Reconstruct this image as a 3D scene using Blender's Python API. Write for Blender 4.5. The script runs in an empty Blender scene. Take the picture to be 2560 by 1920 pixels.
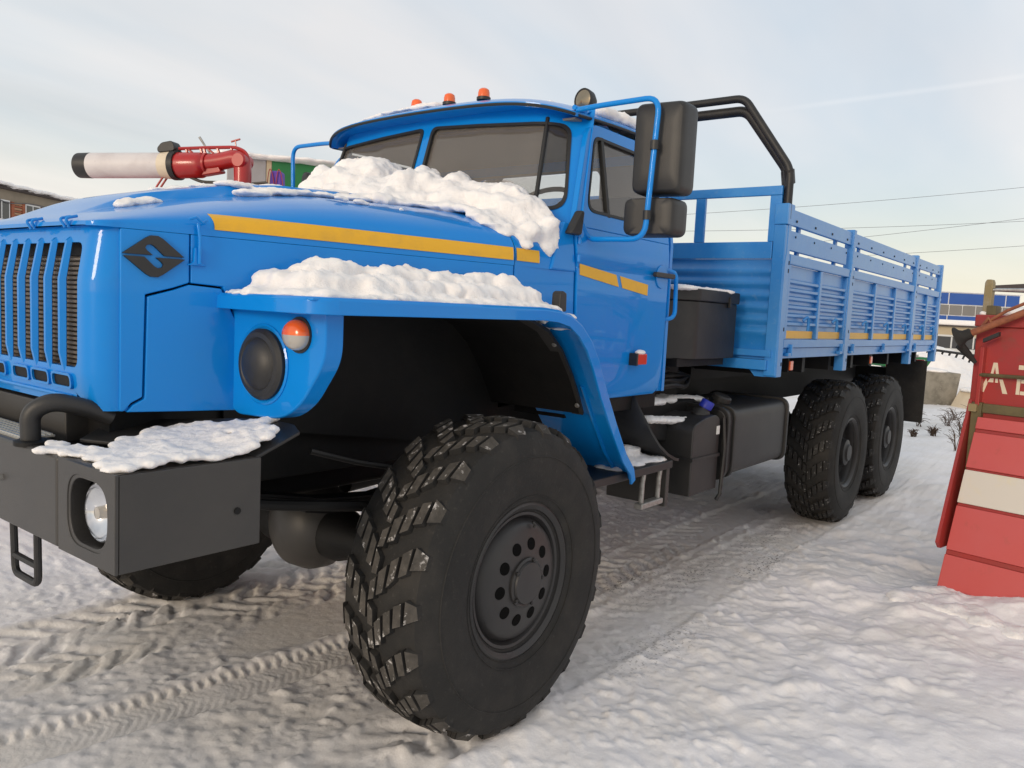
import bpy, bmesh, math, random
import numpy as np
from mathutils import Vector, Matrix
random.seed(7); rng = np.random.default_rng(7)
R_ = math.radians
# ------------------------------------------------------------------ camera, sky, sun, exposure
scn = bpy.context.scene
col = scn.collection
CAM = np.array([-2.366, -2.986, 1.653])
YAW, PITCH, ROLL = R_(37.625), R_(-5.227), R_(2.811)
fw = np.array([math.cos(PITCH)*math.cos(YAW), math.cos(PITCH)*math.sin(YAW), math.sin(PITCH)])
rt = np.array([math.sin(YAW), -math.cos(YAW), 0.0]); up = np.cross(rt, fw)
r2 = math.cos(ROLL)*rt + math.sin(ROLL)*up; u2 = -math.sin(ROLL)*rt + math.cos(ROLL)*up
cd = bpy.data.cameras.new('camera'); cd.sensor_fit = 'HORIZONTAL'; cd.sensor_width = 36; cd.lens = 36*1997/2560
cd.clip_start = 0.05; cd.clip_end = 3000
cam = bpy.data.objects.new('camera', cd); col.objects.link(cam)
cam.matrix_world = Matrix(((r2[0], u2[0], -fw[0], CAM[0]), (r2[1], u2[1], -fw[1], CAM[1]), (r2[2], u2[2], -fw[2], CAM[2]), (0, 0, 0, 1)))
scn.camera = cam
SUN_EL, SUN_AZ = R_(14), math.atan2(-0.06, -1.0)        # azimuth as math angle in the xy plane
SUN_DIR = Vector((math.cos(SUN_EL)*math.cos(SUN_AZ), math.cos(SUN_EL)*math.sin(SUN_AZ), math.sin(SUN_EL)))
sl = bpy.data.lights.new('sun', 'SUN'); sl.energy = 1.2; sl.angle = R_(15); sl.color = (1.0, 0.83, 0.64)
so = bpy.data.objects.new('sun', sl); col.objects.link(so)
so.rotation_euler = SUN_DIR.to_track_quat('Z', 'Y').to_euler()
scn.view_settings.view_transform = 'Standard'; scn.view_settings.look = 'None'
scn.view_settings.exposure = 0.20; scn.view_settings.gamma = 1.0
w = bpy.data.worlds.new('World'); scn.world = w; w.use_nodes = True
def build_world():
    nt = w.node_tree; N = nt.nodes; L = nt.links; N.clear()
    out = N.new('ShaderNodeOutputWorld'); bg = N.new('ShaderNodeBackground'); L.new(bg.outputs[0], out.inputs[0])
    sky = N.new('ShaderNodeTexSky'); sky.sky_type = 'NISHITA'; sky.sun_disc = False
    sky.sun_elevation = SUN_EL; sky.sun_rotation = math.pi/2 - SUN_AZ
    sky.air_density = 1.0; sky.dust_density = 1.5; sky.ozone_density = 1.0
    bg.inputs[1].default_value = 0.1
    tc = N.new('ShaderNodeTexCoord')
    sep = N.new('ShaderNodeSeparateXYZ'); L.new(tc.outputs['Generated'], sep.inputs[0])
    def math_(op, a, b=None, c=None):
        m = N.new('ShaderNodeMath'); m.operation = op
        for i, v in enumerate((a, b, c)):
            if v is None: continue
            if isinstance(v, (int, float)): m.inputs[i].default_value = v
            else: L.new(v, m.inputs[i])
        return m.outputs[0]
    # cloud sheet: project the direction on a flat layer so that streaks stretch towards the horizon
    zc = math_('ADD', math_('MAXIMUM', sep.outputs[2], 0.0), 0.16)
    cx = math_('DIVIDE', sep.outputs[0], zc); cy = math_('DIVIDE', sep.outputs[1], zc)
    cmb = N.new('ShaderNodeCombineXYZ'); L.new(cx, cmb.inputs[0]); L.new(cy, cmb.inputs[1])
    mp = N.new('ShaderNodeMapping'); mp.inputs['Rotation'].default_value = (0, 0, R_(35)); mp.inputs['Scale'].default_value = (0.35, 1.0, 1.0)
    mp.inputs['Location'].default_value = (0.7, 0.3, 0)
    L.new(cmb.outputs[0], mp.inputs[0])
    nz = N.new('ShaderNodeTexNoise'); nz.inputs['Scale'].default_value = 0.9; nz.inputs['Detail'].default_value = 7; nz.inputs['Roughness'].default_value = 0.5; nz.inputs['Distortion'].default_value = 0.5
    L.new(mp.outputs[0], nz.inputs['Vector'])
    cr = N.new('ShaderNodeValToRGB'); cr.color_ramp.elements[0].position = 0.34; cr.color_ramp.elements[1].position = 0.70
    L.new(nz.outputs['Fac'], cr.inputs[0])
    fac = math_('ADD', math_('MULTIPLY', cr.outputs[0], 0.34), 0.62)
    # thin high overcast colour: grey blue aloft, cream low down
    el = N.new('ShaderNodeMapRange'); el.inputs[1].default_value = 0.0; el.inputs[2].default_value = 0.24; el.interpolation_type = 'SMOOTHSTEP'
    L.new(sep.outputs[2], el.inputs[0])
    cc = N.new('ShaderNodeMixRGB'); cc.inputs[1].default_value = (9.3, 8.5, 7.0, 1); cc.inputs[2].default_value = (6.2, 7.15, 8.0, 1)
    L.new(el.outputs[0], cc.inputs[0])
    n2 = N.new('ShaderNodeTexNoise'); n2.inputs['Scale'].default_value = 0.75; n2.inputs['Detail'].default_value = 5; L.new(mp.outputs[0], n2.inputs['Vector'])
    c9 = N.new('ShaderNodeValToRGB'); c9.color_ramp.elements[0].position = .42; c9.color_ramp.elements[1].position = .60; L.new(n2.outputs['Fac'], c9.inputs[0])
    pf = N.new('ShaderNodeMixRGB'); L.new(math_('MULTIPLY', c9.outputs[0], .85), pf.inputs[0]); L.new(cc.outputs[0], pf.inputs[1]); pf.inputs[2].default_value = (8.7, 8.3, 8.1, 1); cc = pf
    # the low sun warms its own side of the sky
    sd = N.new('ShaderNodeVectorMath'); sd.operation = 'DOT_PRODUCT'; L.new(tc.outputs['Generated'], sd.inputs[0]); sd.inputs[1].default_value = (math.cos(SUN_AZ), math.sin(SUN_AZ), 0)
    wm = N.new('ShaderNodeMapRange'); wm.interpolation_type = 'SMOOTHSTEP'; wm.inputs[1].default_value = -.95; wm.inputs[2].default_value = .25; L.new(sd.outputs['Value'], wm.inputs[0])
    pw = N.new('ShaderNodeMixRGB'); L.new(math_('MULTIPLY', wm.outputs[0], math_('SUBTRACT', 1.0, math_('MULTIPLY', el.outputs[0], .55))), pw.inputs[0]); L.new(cc.outputs[0], pw.inputs[1]); pw.inputs[2].default_value = (8.8, 8.1, 7.1, 1); cc = pw
    mx = N.new('ShaderNodeMixRGB'); L.new(fac, mx.inputs[0]); L.new(sky.outputs[0], mx.inputs[1]); L.new(cc.outputs[0], mx.inputs[2])
    # a faint contrail: a thin great-circle streak
    vd = N.new('ShaderNodeVectorMath'); vd.operation = 'DOT_PRODUCT'; L.new(tc.outputs['Generated'], vd.inputs[0]); vd.inputs[1].default_value = (0.2629, -0.0196, -0.9646)
    wob = math_('MULTIPLY', math_('SUBTRACT', nz.outputs['Fac'], .5), .006)
    dist = math_('ABSOLUTE', math_('ADD', vd.outputs['Value'], wob))
    s1 = N.new('ShaderNodeMapRange'); s1.interpolation_type = 'SMOOTHSTEP'; s1.inputs[1].default_value = .0; s1.inputs[2].default_value = .0045; s1.inputs[3].default_value = 1; s1.inputs[4].default_value = 0; L.new(dist, s1.inputs[0])
    s2 = N.new('ShaderNodeMapRange'); s2.interpolation_type = 'SMOOTHSTEP'; s2.inputs[1].default_value = .27; s2.inputs[2].default_value = .38; s2.inputs[3].default_value = 1; s2.inputs[4].default_value = 0; L.new(sep.outputs[1], s2.inputs[0])
    s3 = N.new('ShaderNodeMapRange'); s3.inputs[1].default_value = .5; s3.inputs[2].default_value = .8; L.new(sep.outputs[0], s3.inputs[0])
    cf = math_('MULTIPLY', math_('MULTIPLY', s1.outputs[0], s2.outputs[0]), math_('MULTIPLY', s3.outputs[0], .16))
    m9 = N.new('ShaderNodeMixRGB'); L.new(cf, m9.inputs[0]); L.new(mx.outputs[0], m9.inputs[1]); m9.inputs[2].default_value = (9.0, 8.9, 8.9, 1)
    L.new(m9.outputs[0], bg.inputs[0])
build_world()

# ------------------------------------------------------------------ materials
MATS = {}
def mat(name, base, rough=0.5, metal=0.0, coat=0.0, noise=None, bump=0.0, bscale=60, trans=0.0, emis=None, spec=0.5, dirt=None, coat_rough=0.05, alpha=None):
    """noise=(scale, second colour, lo, hi): object-space blotches.  dirt likewise, a second finer layer."""
    m = bpy.data.materials.new(name); m.use_nodes = True; nt = m.node_tree; N = nt.nodes; L = nt.links
    b = N['Principled BSDF']; b.inputs['Base Color'].default_value = (*base, 1); b.inputs['Roughness'].default_value = rough
    b.inputs['Metallic'].default_value = metal; b.inputs['Coat Weight'].default_value = coat; b.inputs['Coat Roughness'].default_value = coat_rough
    b.inputs['Specular IOR Level'].default_value = spec; b.inputs['Transmission Weight'].default_value = trans
    tc = N.new('ShaderNodeTexCoord')
    colout = None
    for k, layer in enumerate((noise, dirt)):
        if not layer: continue
        sc, c2, lo, hi = layer[:4]
        nz = N.new('ShaderNodeTexNoise'); nz.inputs['Scale'].default_value = sc; nz.inputs['Detail'].default_value = 6; nz.inputs['Roughness'].default_value = 0.62
        if len(layer) > 4:
            mp = N.new('ShaderNodeMapping'); mp.inputs['Scale'].default_value = layer[4]; L.new(tc.outputs['Object'], mp.inputs[0]); L.new(mp.outputs[0], nz.inputs['Vector'])
        else: L.new(tc.outputs['Object'], nz.inputs['Vector'])
        cr = N.new('ShaderNodeValToRGB'); cr.color_ramp.elements[0].position = lo; cr.color_ramp.elements[1].position = hi
        L.new(nz.outputs['Fac'], cr.inputs[0])
        mx = N.new('ShaderNodeMixRGB'); mx.inputs[2].default_value = (*c2, 1); L.new(cr.outputs[0], mx.inputs[0])
        if colout: L.new(colout, mx.inputs[1])
        else: mx.inputs[1].default_value = (*base, 1)
        colout = mx.outputs[0]
    if colout: L.new(colout, b.inputs['Base Color'])
    if bump:
        nz = N.new('ShaderNodeTexNoise'); nz.inputs['Scale'].default_value = bscale; nz.inputs['Detail'].default_value = 5
        L.new(tc.outputs['Object'], nz.inputs['Vector'])
        bp = N.new('ShaderNodeBump'); bp.inputs['Strength'].default_value = bump; bp.inputs['Distance'].default_value = 0.01
        L.new(nz.outputs['Fac'], bp.inputs['Height']); L.new(bp.outputs[0], b.inputs['Normal'])
    if emis: b.inputs['Emission Color'].default_value = (*emis, 1); b.inputs['Emission Strength'].default_value = 1
    MATS[name] = m; return m
M = MATS
mat('blue', (0.003, 0.222, 0.69), 0.34, 0, 0.6, spec=0.08, noise=(2.5, (0.004, 0.235, 0.69), .4, .7), dirt=(9, (0.012, 0.23, 0.64), .56, .9), bump=0.012, bscale=7, coat_rough=0.025)
mat('bed_blue', (0.012, 0.205, 0.58), 0.40, 0, 0.5, noise=(3, (0.05, 0.26, 0.60), .4, .75), dirt=(30, (0.13, 0.30, 0.57), .58, .9), bump=0.03, bscale=25, coat_rough=0.22)
mat('yellow', (0.78, 0.42, 0.015), 0.38, dirt=(14, (0.66, 0.36, 0.03), .5, .8))
mat('black_plastic', (0.018, 0.018, 0.019), 0.48, noise=(6, (0.03, 0.029, 0.028), .4, .75), bump=0.08, bscale=220)
mat('bumper_black', (0.040, 0.038, 0.037), 0.42, noise=(4, (0.052, 0.048, 0.044), .4, .75), bump=0.10, bscale=260)
mat('black_metal', (0.012, 0.012, 0.013), 0.5, noise=(7, (0.028, 0.026, 0.024), .45, .8), bump=0.08, bscale=40)
mat('chassis', (0.005, 0.005, 0.0055), 0.6, spec=0.3, noise=(5, (0.012, 0.011, 0.010), .45, .8), bump=0.1, bscale=50)
mat('bronze', (0.30, 0.25, 0.18), 0.18, 0.9)
mat('hole_black', (0.003, 0.003, 0.003), 0.9, spec=0.1)
mat('seal', (0.012, 0.012, 0.012), 0.55)
mat('rim', (0.022, 0.021, 0.022), 0.42, noise=(6, (0.032, 0.030, 0.029), .4, .8), bump=0.03, bscale=120)
mat('steel', (0.55, 0.55, 0.54), 0.35, 1.0, noise=(30, (0.35, 0.34, 0.33), .4, .8))
mat('zinc', (0.42, 0.41, 0.39), 0.5, 0.7, noise=(40, (0.22, 0.20, 0.18), .45, .75))
mat('amber', (0.85, 0.13, 0.015), 0.2, 0, 0.6)
mat('red_lens', (0.62, 0.03, 0.012), 0.2, 0, 0.6)
mat('clear_lens', (0.42, 0.39, 0.35), 0.15, 0, 0.6)
mat('lamp_glass', (0.72, 0.73, 0.75), 0.12, 0.35, 0.8)
mat('reflector', (0.8, 0.8, 0.82), 0.12, 1.0)
mat('blue_cap', (0.015, 0.03, 0.35), 0.45)
mat('sticker', (0.7, 0.7, 0.68), 0.6)
mat('interior', (0.07, 0.065, 0.06), 0.8)
mat('grey_trim', (0.26, 0.24, 0.22), 0.85)
mat('red', (0.36, 0.030, 0.026), 0.45, 0, 0.2, noise=(3, (0.28, 0.035, 0.03), .35, .7), dirt=(9, (0.20, 0.06, 0.04), .55, .8), bump=0.03, bscale=30)
mat('pale_red', (0.52, 0.090, 0.088), 0.5, 0, 0.15, noise=(2.2, (0.52, 0.075, 0.07), .35, .7), dirt=(7, (0.36, 0.08, 0.06), .60, .82), bump=0.03, bscale=30)
mat('fire_red', (0.42, 0.012, 0.012), 0.35, 0, 0.4, noise=(5, (0.32, 0.016, 0.014), .4, .7))
mat('cream', (0.70, 0.60, 0.46), 0.55, noise=(6, (0.64, 0.54, 0.40), .4, .7))
mat('white_panel', (0.62, 0.58, 0.52), 0.5, noise=(4, (0.66, 0.58, 0.40), .55, .75), dirt=(70, (0.35, 0.28, 0.2), .72, .78))
mat('pipe_white', (0.66, 0.62, 0.62), 0.45, noise=(5, (0.55, 0.50, 0.50), .45, .75), dirt=(40, (0.3, 0.26, 0.25), .68, .8))
mat('rust', (0.30, 0.10, 0.045), 0.7, noise=(25, (0.18, 0.055, 0.03), .4, .7), bump=0.2, bscale=90)
mat('olive', (0.13, 0.105, 0.045), 0.6, noise=(8, (0.08, 0.06, 0.03), .4, .7))
mat('tan_metal', (0.28, 0.22, 0.11), 0.55, 0.2, noise=(10, (0.34, 0.31, 0.26), .5, .7))
mat('concrete', (0.27, 0.245, 0.20), 0.9, noise=(5, (0.13, 0.115, 0.09), .45, .7), dirt=(20, (0.34, 0.31, 0.26), .5, .75), bump=0.5, bscale=25)
mat('wall_tan', (0.30, 0.25, 0.19), 0.9, noise=(1.2, (0.25, 0.21, 0.16), .4, .7), bump=0.2, bscale=30)
mat('brick_red', (0.34, 0.11, 0.055), 0.9, noise=(6, (0.26, 0.08, 0.04), .4, .7), bump=0.2)
mat('brick_pale', (0.45, 0.27, 0.16), 0.9, noise=(6, (0.38, 0.21, 0.12), .4, .7), bump=0.2)
mat('frame_white', (0.78, 0.78, 0.78), 0.5)
mat('dark_window', (0.045, 0.045, 0.048), 0.08, spec=0.7)
mat('grey_window', (0.20, 0.19, 0.18), 0.12, spec=0.6)
mat('clad_blue', (0.022, 0.085, 0.34), 0.5, noise=(0.6, (0.03, 0.10, 0.36), .4, .7))
mat('beige', (0.50, 0.41, 0.28), 0.85, noise=(1.5, (0.42, 0.34, 0.23), .4, .7))
mat('car_white', (0.66, 0.66, 0.65), 0.3, 0, 0.5)
mat('trailer_grey', (0.33, 0.32, 0.33), 0.5, noise=(2, (0.28, 0.27, 0.28), .4, .7))
mat('green', (0.012, 0.17, 0.045), 0.5, noise=(3, (0.012, 0.14, 0.04), .4, .7))
mat('violet', (0.13, 0.05, 0.42), 0.6)
mat('twig', (0.09, 0.055, 0.035), 0.9)
mat('brown_roof', (0.06, 0.045, 0.042), 0.7)
mat('wire', (0.12, 0.12, 0.13), 0.6)
mat('radiator', (0.20, 0.17, 0.14), 0.5, 0.4, noise=(12, (0.13, 0.11, 0.09), .4, .7))
mat('aluminium', (0.62, 0.60, 0.55), 0.38, 0.9)

def rubber():
    m = mat('rubber', (0.020, 0.0195, 0.019), 0.75, noise=(7, (0.036, 0.033, 0.030), .42, .75), dirt=(45, (0.065, 0.060, 0.054), .60, .9), bump=0.15, bscale=90, spec=0.3)
    mat('rubber_lug', (0.060, 0.056, 0.051), 0.9, noise=(24, (0.11, 0.10, 0.09), .40, .75), dirt=(30, (0.58, 0.56, 0.55), .585, .69), bump=0.3, bscale=70, spec=0.15)  # dusty block tops, paler than the sides so groove shade is painted in
    mat('rubber_frost', (0.016, 0.016, 0.016), 0.6, noise=(24, (0.03, 0.028, 0.025), .40, .75), dirt=(48, (0.5, 0.49, 0.48), .60, .72), bump=0.3, bscale=70, spec=0.4)
rubber()
def glass(name, tint, trans):
    m = bpy.data.materials.new(name); m.use_nodes = True; nt = m.node_tree; N = nt.nodes; L = nt.links; N.clear()
    out = N.new('ShaderNodeOutputMaterial'); tr = N.new('ShaderNodeBsdfTransparent'); tr.inputs[0].default_value = (*tint, 1)
    gl = N.new('ShaderNodeBsdfGlossy'); gl.inputs['Roughness'].default_value = 0.03; gl.inputs[0].default_value = (0.9, 0.9, 0.9, 1)
    df = N.new('ShaderNodeBsdfDiffuse'); df.inputs[0].default_value = (0.30, 0.27, 0.24, 1)
    lw = N.new('ShaderNodeLayerWeight'); lw.inputs[0].default_value = 0.5
    pw = N.new('ShaderNodeMath'); pw.operation = 'POWER'; L.new(lw.outputs['Facing'], pw.inputs[0]); pw.inputs[1].default_value = 5
    fr = N.new('ShaderNodeMath'); fr.operation = 'MULTIPLY_ADD'; L.new(pw.outputs[0], fr.inputs[0]); fr.inputs[1].default_value = 0.95; fr.inputs[2].default_value = 0.045
    tcn = N.new('ShaderNodeTexCoord'); nz = N.new('ShaderNodeTexNoise'); nz.inputs['Scale'].default_value = 2.2; nz.inputs['Detail'].default_value = 5
    L.new(tcn.outputs['Object'], nz.inputs['Vector'])
    mr = N.new('ShaderNodeMapRange'); mr.inputs[1].default_value = .3; mr.inputs[2].default_value = .75; mr.inputs[3].default_value = trans*0.6; mr.inputs[4].default_value = trans*1.25
    L.new(nz.outputs['Fac'], mr.inputs[0])
    m1 = N.new('ShaderNodeMixShader'); L.new(mr.outputs[0], m1.inputs[0]); L.new(tr.outputs[0], m1.inputs[1]); L.new(df.outputs[0], m1.inputs[2])
    m2 = N.new('ShaderNodeMixShader'); L.new(fr.outputs[0], m2.inputs[0]); L.new(m1.outputs[0], m2.inputs[1]); L.new(gl.outputs[0], m2.inputs[2])
    L.new(m2.outputs[0], out.inputs[0]); MATS[name] = m
glass('windscreen', (0.93, 0.92, 0.90), 0.26)      # brown-grey diffuse veil mixed over the clear pane
glass('side_glass', (0.94, 0.94, 0.93), 0.055)
glass('clear_glass', (0.97, 0.97, 0.97), 0.01)

def snow_mat(name, base, dirt, dscale, lo, hi, bump, bscale, sss=0.0):
    m = bpy.data.materials.new(name); m.use_nodes = True; nt = m.node_tree; N = nt.nodes; L = nt.links
    b = N['Principled BSDF']; b.inputs['Roughness'].default_value = 0.75; b.inputs['Specular IOR Level'].default_value = 0.25
    tc = N.new('ShaderNodeTexCoord')
    nz = N.new('ShaderNodeTexNoise'); nz.inputs['Scale'].default_value = dscale; nz.inputs['Detail'].default_value = 8; nz.inputs['Roughness'].default_value = 0.65
    L.new(tc.outputs['Object'], nz.inputs['Vector'])
    cr = N.new('ShaderNodeValToRGB'); cr.color_ramp.elements[0].position = lo; cr.color_ramp.elements[1].position = hi
    cr.color_ramp.elements[0].color = (*base, 1); cr.color_ramp.elements[1].color = (*dirt, 1)
    L.new(nz.outputs['Fac'], cr.inputs[0])
    at = N.new('ShaderNodeAttribute'); at.attribute_name = 'soil_tint'          # wear: trodden grit in the wheel tracks; also the beige tint under the truck
    mx = N.new('ShaderNodeMixRGB'); L.new(at.outputs['Fac'], mx.inputs[0]); L.new(cr.outputs[0], mx.inputs[1])
    s2 = N.new('ShaderNodeTexNoise'); s2.inputs['Scale'].default_value = 16; s2.inputs['Detail'].default_value = 7; L.new(tc.outputs['Object'], s2.inputs['Vector'])
    c2 = N.new('ShaderNodeValToRGB'); c2.color_ramp.elements[0].color = (0.88, 0.81, 0.70, 1); c2.color_ramp.elements[1].color = (0.74, 0.655, 0.53, 1)
    c2.color_ramp.elements[0].position = .38; c2.color_ramp.elements[1].position = .74
    L.new(s2.outputs['Fac'], c2.inputs[0]); L.new(c2.outputs[0], mx.inputs[2])
    at2 = N.new('ShaderNodeAttribute'); at2.attribute_name = 'grit'        # dark grit
    g2 = N.new('ShaderNodeTexNoise'); g2.inputs['Scale'].default_value = 55; g2.inputs['Detail'].default_value = 4; L.new(tc.outputs['Object'], g2.inputs['Vector'])
    gr = N.new('ShaderNodeMath'); gr.operation = 'MULTIPLY'
    gc = N.new('ShaderNodeValToRGB'); gc.color_ramp.elements[0].position = .55; gc.color_ramp.elements[1].position = .64; L.new(g2.outputs['Fac'], gc.inputs[0])
    L.new(gc.outputs[0], gr.inputs[0]); L.new(at2.outputs['Fac'], gr.inputs[1])
    m3 = N.new('ShaderNodeMixRGB'); L.new(gr.outputs[0], m3.inputs[0]); L.new(mx.outputs[0], m3.inputs[1]); m3.inputs[2].default_value = (0.05, 0.042, 0.035, 1)
    L.new(m3.outputs[0], b.inputs['Base Color'])
    bn = N.new('ShaderNodeTexNoise'); bn.inputs['Scale'].default_value = bscale; bn.inputs['Detail'].default_value = 8; bn.inputs['Roughness'].default_value = 0.7
    L.new(tc.outputs['Object'], bn.inputs['Vector'])
    bp = N.new('ShaderNodeBump'); bp.inputs['Strength'].default_value = bump; bp.inputs['Distance'].default_value = 0.02
    L.new(bn.outputs['Fac'], bp.inputs['Height']); L.new(bp.outputs[0], b.inputs['Normal'])
    b.inputs['Subsurface Weight'].default_value = sss; b.inputs['Subsurface Radius'].default_value = (1.0, .95, .9); b.inputs['Subsurface Scale'].default_value = .012
    MATS[name] = m
snow_mat('snow', (0.91, 0.885, 0.88), (0.85, 0.815, 0.80), 7, .45, .8, 0.40, 90, sss=.6)
snow_mat('ground_snow', (0.90, 0.88, 0.89), (0.80, 0.76, 0.72), 1.6, .42, .78, 0.30, 26)

# ------------------------------------------------------------------ mesh helpers
class MB:
    def __init__(s): s.v = []; s.f = []
    def add(s, vs, fs):
        o = len(s.v); s.v.extend([tuple(map(float, q)) for q in vs]); s.f.extend([tuple(i+o for i in f) for f in fs]); return s
    def box(s, x0, x1, y0, y1, z0, z1):
        vs = [(x, y, z) for z in (z0, z1) for y in (y0, y1) for x in (x0, x1)]
        return s.add(vs, [(0, 2, 3, 1), (4, 5, 7, 6), (0, 1, 5, 4), (2, 6, 7, 3), (0, 4, 6, 2), (1, 3, 7, 5)])
    def prism(s, poly, fn, a, b):
        """poly: 2d points; fn(p, t) -> 3d; extruded from t=a to t=b"""
        n = len(poly)
        vs = [fn(p, a) for p in poly] + [fn(p, b) for p in poly]
        return s.add(vs, [tuple(range(n-1, -1, -1)), tuple(range(n, 2*n))] + [(i, (i+1) % n, n+(i+1) % n, n+i) for i in range(n)])
    def tube(s, path, r, n=10, cap=True, closed=False):
        P = [Vector(p) for p in path]; k = len(P); vs = []; fs = []
        prev = None
        for i in range(k):
            if closed: t = (P[(i+1) % k]-P[i-1])
            else: t = (P[min(i+1, k-1)]-P[max(i-1, 0)])
            t.normalize()
            if prev is None:
                a = Vector((0, 0, 1)) if abs(t.z) < 0.9 else Vector((1, 0, 0)); nrm = (a - t*a.dot(t)).normalized()
            else: nrm = (prev - t*prev.dot(t)).normalized()
            prev = nrm; bn = t.cross(nrm)
            rr = r[i] if isinstance(r, (list, tuple)) else r
            for j in range(n):
                a = 2*math.pi*j/n; vs.append(P[i] + (nrm*math.cos(a)+bn*math.sin(a))*rr)
        m = k if closed else k-1
        for i in range(m):
            for j in range(n):
                a = i*n+j; b = i*n+(j+1) % n; i2 = ((i+1) % k)*n
                fs.append((a, b, i2+(j+1) % n, i2+j))
        if cap and not closed:
            fs.append(tuple(range(n-1, -1, -1))); fs.append(tuple((k-1)*n+j for j in range(n)))
        return s.add(vs, fs)
    def lathe(s, prof, c, axis=(0, 1, 0), n=48, a0=0, a1=2*math.pi, caps=True):
        """prof: (radius, height along axis)"""
        ax = Vector(axis).normalized(); t = Vector((0, 0, 1)) if abs(ax.z) < .9 else Vector((1, 0, 0))
        e1 = (t-ax*t.dot(ax)).normalized(); e2 = ax.cross(e1); c = Vector(c); full = abs(a1-a0-2*math.pi) < 1e-6
        m = n if full else n+1; vs = []
        for r, h in prof:
            for j in range(m):
                a = a0+(a1-a0)*j/n; vs.append(c+ax*h+(e1*math.cos(a)+e2*math.sin(a))*r)
        fs = []
        for i in range(len(prof)-1):
            for j in range(n):
                j2 = (j+1) % m; fs.append((i*m+j, i*m+j2, (i+1)*m+j2, (i+1)*m+j))
        if caps and full:
            if prof[0][0] > 1e-5: fs.append(tuple(range(m-1, -1, -1)))
            if prof[-1][0] > 1e-5: fs.append(tuple((len(prof)-1)*m+j for j in range(m)))
        return s.add(vs, fs)
    def grid(s, G, cu=False, cv=False):
        G = np.asarray(G, float); a, b = G.shape[:2]; fs = []
        for i in range(a if cu else a-1):
            for j in range(b if cv else b-1):
                i2, j2 = (i+1) % a, (j+1) % b; fs.append((i*b+j, i*b+j2, i2*b+j2, i2*b+j))
        return s.add(G.reshape(-1, 3), fs)
    def sheet(s, G, off):
        """grid with thickness: off = vector or array of vectors added for the back side"""
        G = np.asarray(G, float); B = G+np.asarray(off); a, b = G.shape[:2]; n = a*b; fs = []
        for i in range(a-1):
            for j in range(b-1):
                q = (i*b+j, i*b+j+1, (i+1)*b+j+1, (i+1)*b+j); fs.append(q); fs.append(tuple(n+k for k in reversed(q)))
        loop = [j for j in range(b)] + [i*b+b-1 for i in range(1, a)] + [(a-1)*b+j for j in range(b-2, -1, -1)] + [i*b for i in range(a-2, 0, -1)]
        for k in range(len(loop)):
            p, q = loop[k], loop[(k+1) % len(loop)]; fs.append((q, p, n+p, n+q))
        return s.add(np.vstack([G.reshape(-1, 3), B.reshape(-1, 3)]), fs)
    def ring(s, outer, inner, fn, t0, t1, n=72, rad=1):
        """plate with one hole. fn(p2d, t) -> 3d"""
        c = np.mean(np.array(inner), 0)
        ang = list(np.linspace(-math.pi, math.pi, n, endpoint=False)) + [math.atan2(p[1]-c[1], p[0]-c[0]) for p in list(outer)+list(inner)]
        ang = np.unique(np.round(ang, 4)); ang = [a for a in ang]
        def hit(poly, a, far):
            d = (math.cos(a), math.sin(a)); best = None
            for i in range(len(poly)):
                p, q = poly[i], poly[(i+1) % len(poly)]
                ex, ey = q[0]-p[0], q[1]-p[1]; den = d[0]*ey-d[1]*ex
                if abs(den) < 1e-12: continue
                wx, wy = p[0]-c[0], p[1]-c[1]
                t = (wx*ey-wy*ex)/den; u = (wx*d[1]-wy*d[0])/den
                if t > 0 and -1e-6 <= u <= 1+1e-6: best = t if best is None else (max(best, t) if far else min(best, t))
            return (c[0]+d[0]*best, c[1]+d[1]*best)
        po = [hit(outer, a, True) for a in ang]; pi = [hit(inner, a, False) for a in ang]; k = len(ang)
        lay = [[(a[0]+(b[0]-a[0])*q/rad, a[1]+(b[1]-a[1])*q/rad) for a, b in zip(po, pi)] for q in range(rad+1)]
        vs = [fn(p, t0) for L_ in lay for p in L_]+[fn(p, t1) for L_ in lay for p in L_]
        fs = []; B = (rad+1)*k
        for i in range(k):
            j = (i+1) % k
            for q in range(rad): fs += [(q*k+i, q*k+j, (q+1)*k+j, (q+1)*k+i), (B+q*k+j, B+q*k+i, B+(q+1)*k+i, B+(q+1)*k+j)]
            fs += [(j, i, B+i, B+j), (rad*k+i, rad*k+j, B+rad*k+j, B+rad*k+i)]
        return s.add(vs, fs)
    def xf(s, mtx):
        s.v = [tuple(mtx @ Vector(q)) for q in s.v]; return s
    def build(s, name, m, parent=None, smooth=35, bevel=0.0, seg=2, kind=None, fix=True):
        me = bpy.data.meshes.new(name); me.from_pydata(s.v, [], s.f)
        if fix:
            bm = bmesh.new(); bm.from_mesh(me); bmesh.ops.recalc_face_normals(bm, faces=bm.faces); bm.to_mesh(me); bm.free()
        me.materials.append(M[m] if isinstance(m, str) else m)
        if smooth:
            me.polygons.foreach_set('use_smooth', [True]*len(me.polygons)); me.set_sharp_from_angle(angle=R_(smooth))
        o = bpy.data.objects.new(name, me); col.objects.link(o)
        if parent: o.parent = parent
        if bevel:
            b = o.modifiers.new('bevel', 'BEVEL'); b.width = bevel; b.segments = seg; b.limit_method = 'ANGLE'; b.angle_limit = R_(40); b.harden_normals = True
        if kind: o['kind'] = kind
        return o
def empty(name, loc=(0, 0, 0), rz=0, parent=None):
    o = bpy.data.objects.new(name, None); col.objects.link(o); o.location = loc; o.rotation_euler = (0, 0, rz); o.empty_display_size = .2
    if parent: o.parent = parent
    return o
def tag(o, label=None, cat=None, group=None, kind=None):
    if label: o['label'] = label
    if cat: o['category'] = cat
    if group: o['group'] = group
    if kind: o['kind'] = kind
    return o
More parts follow.
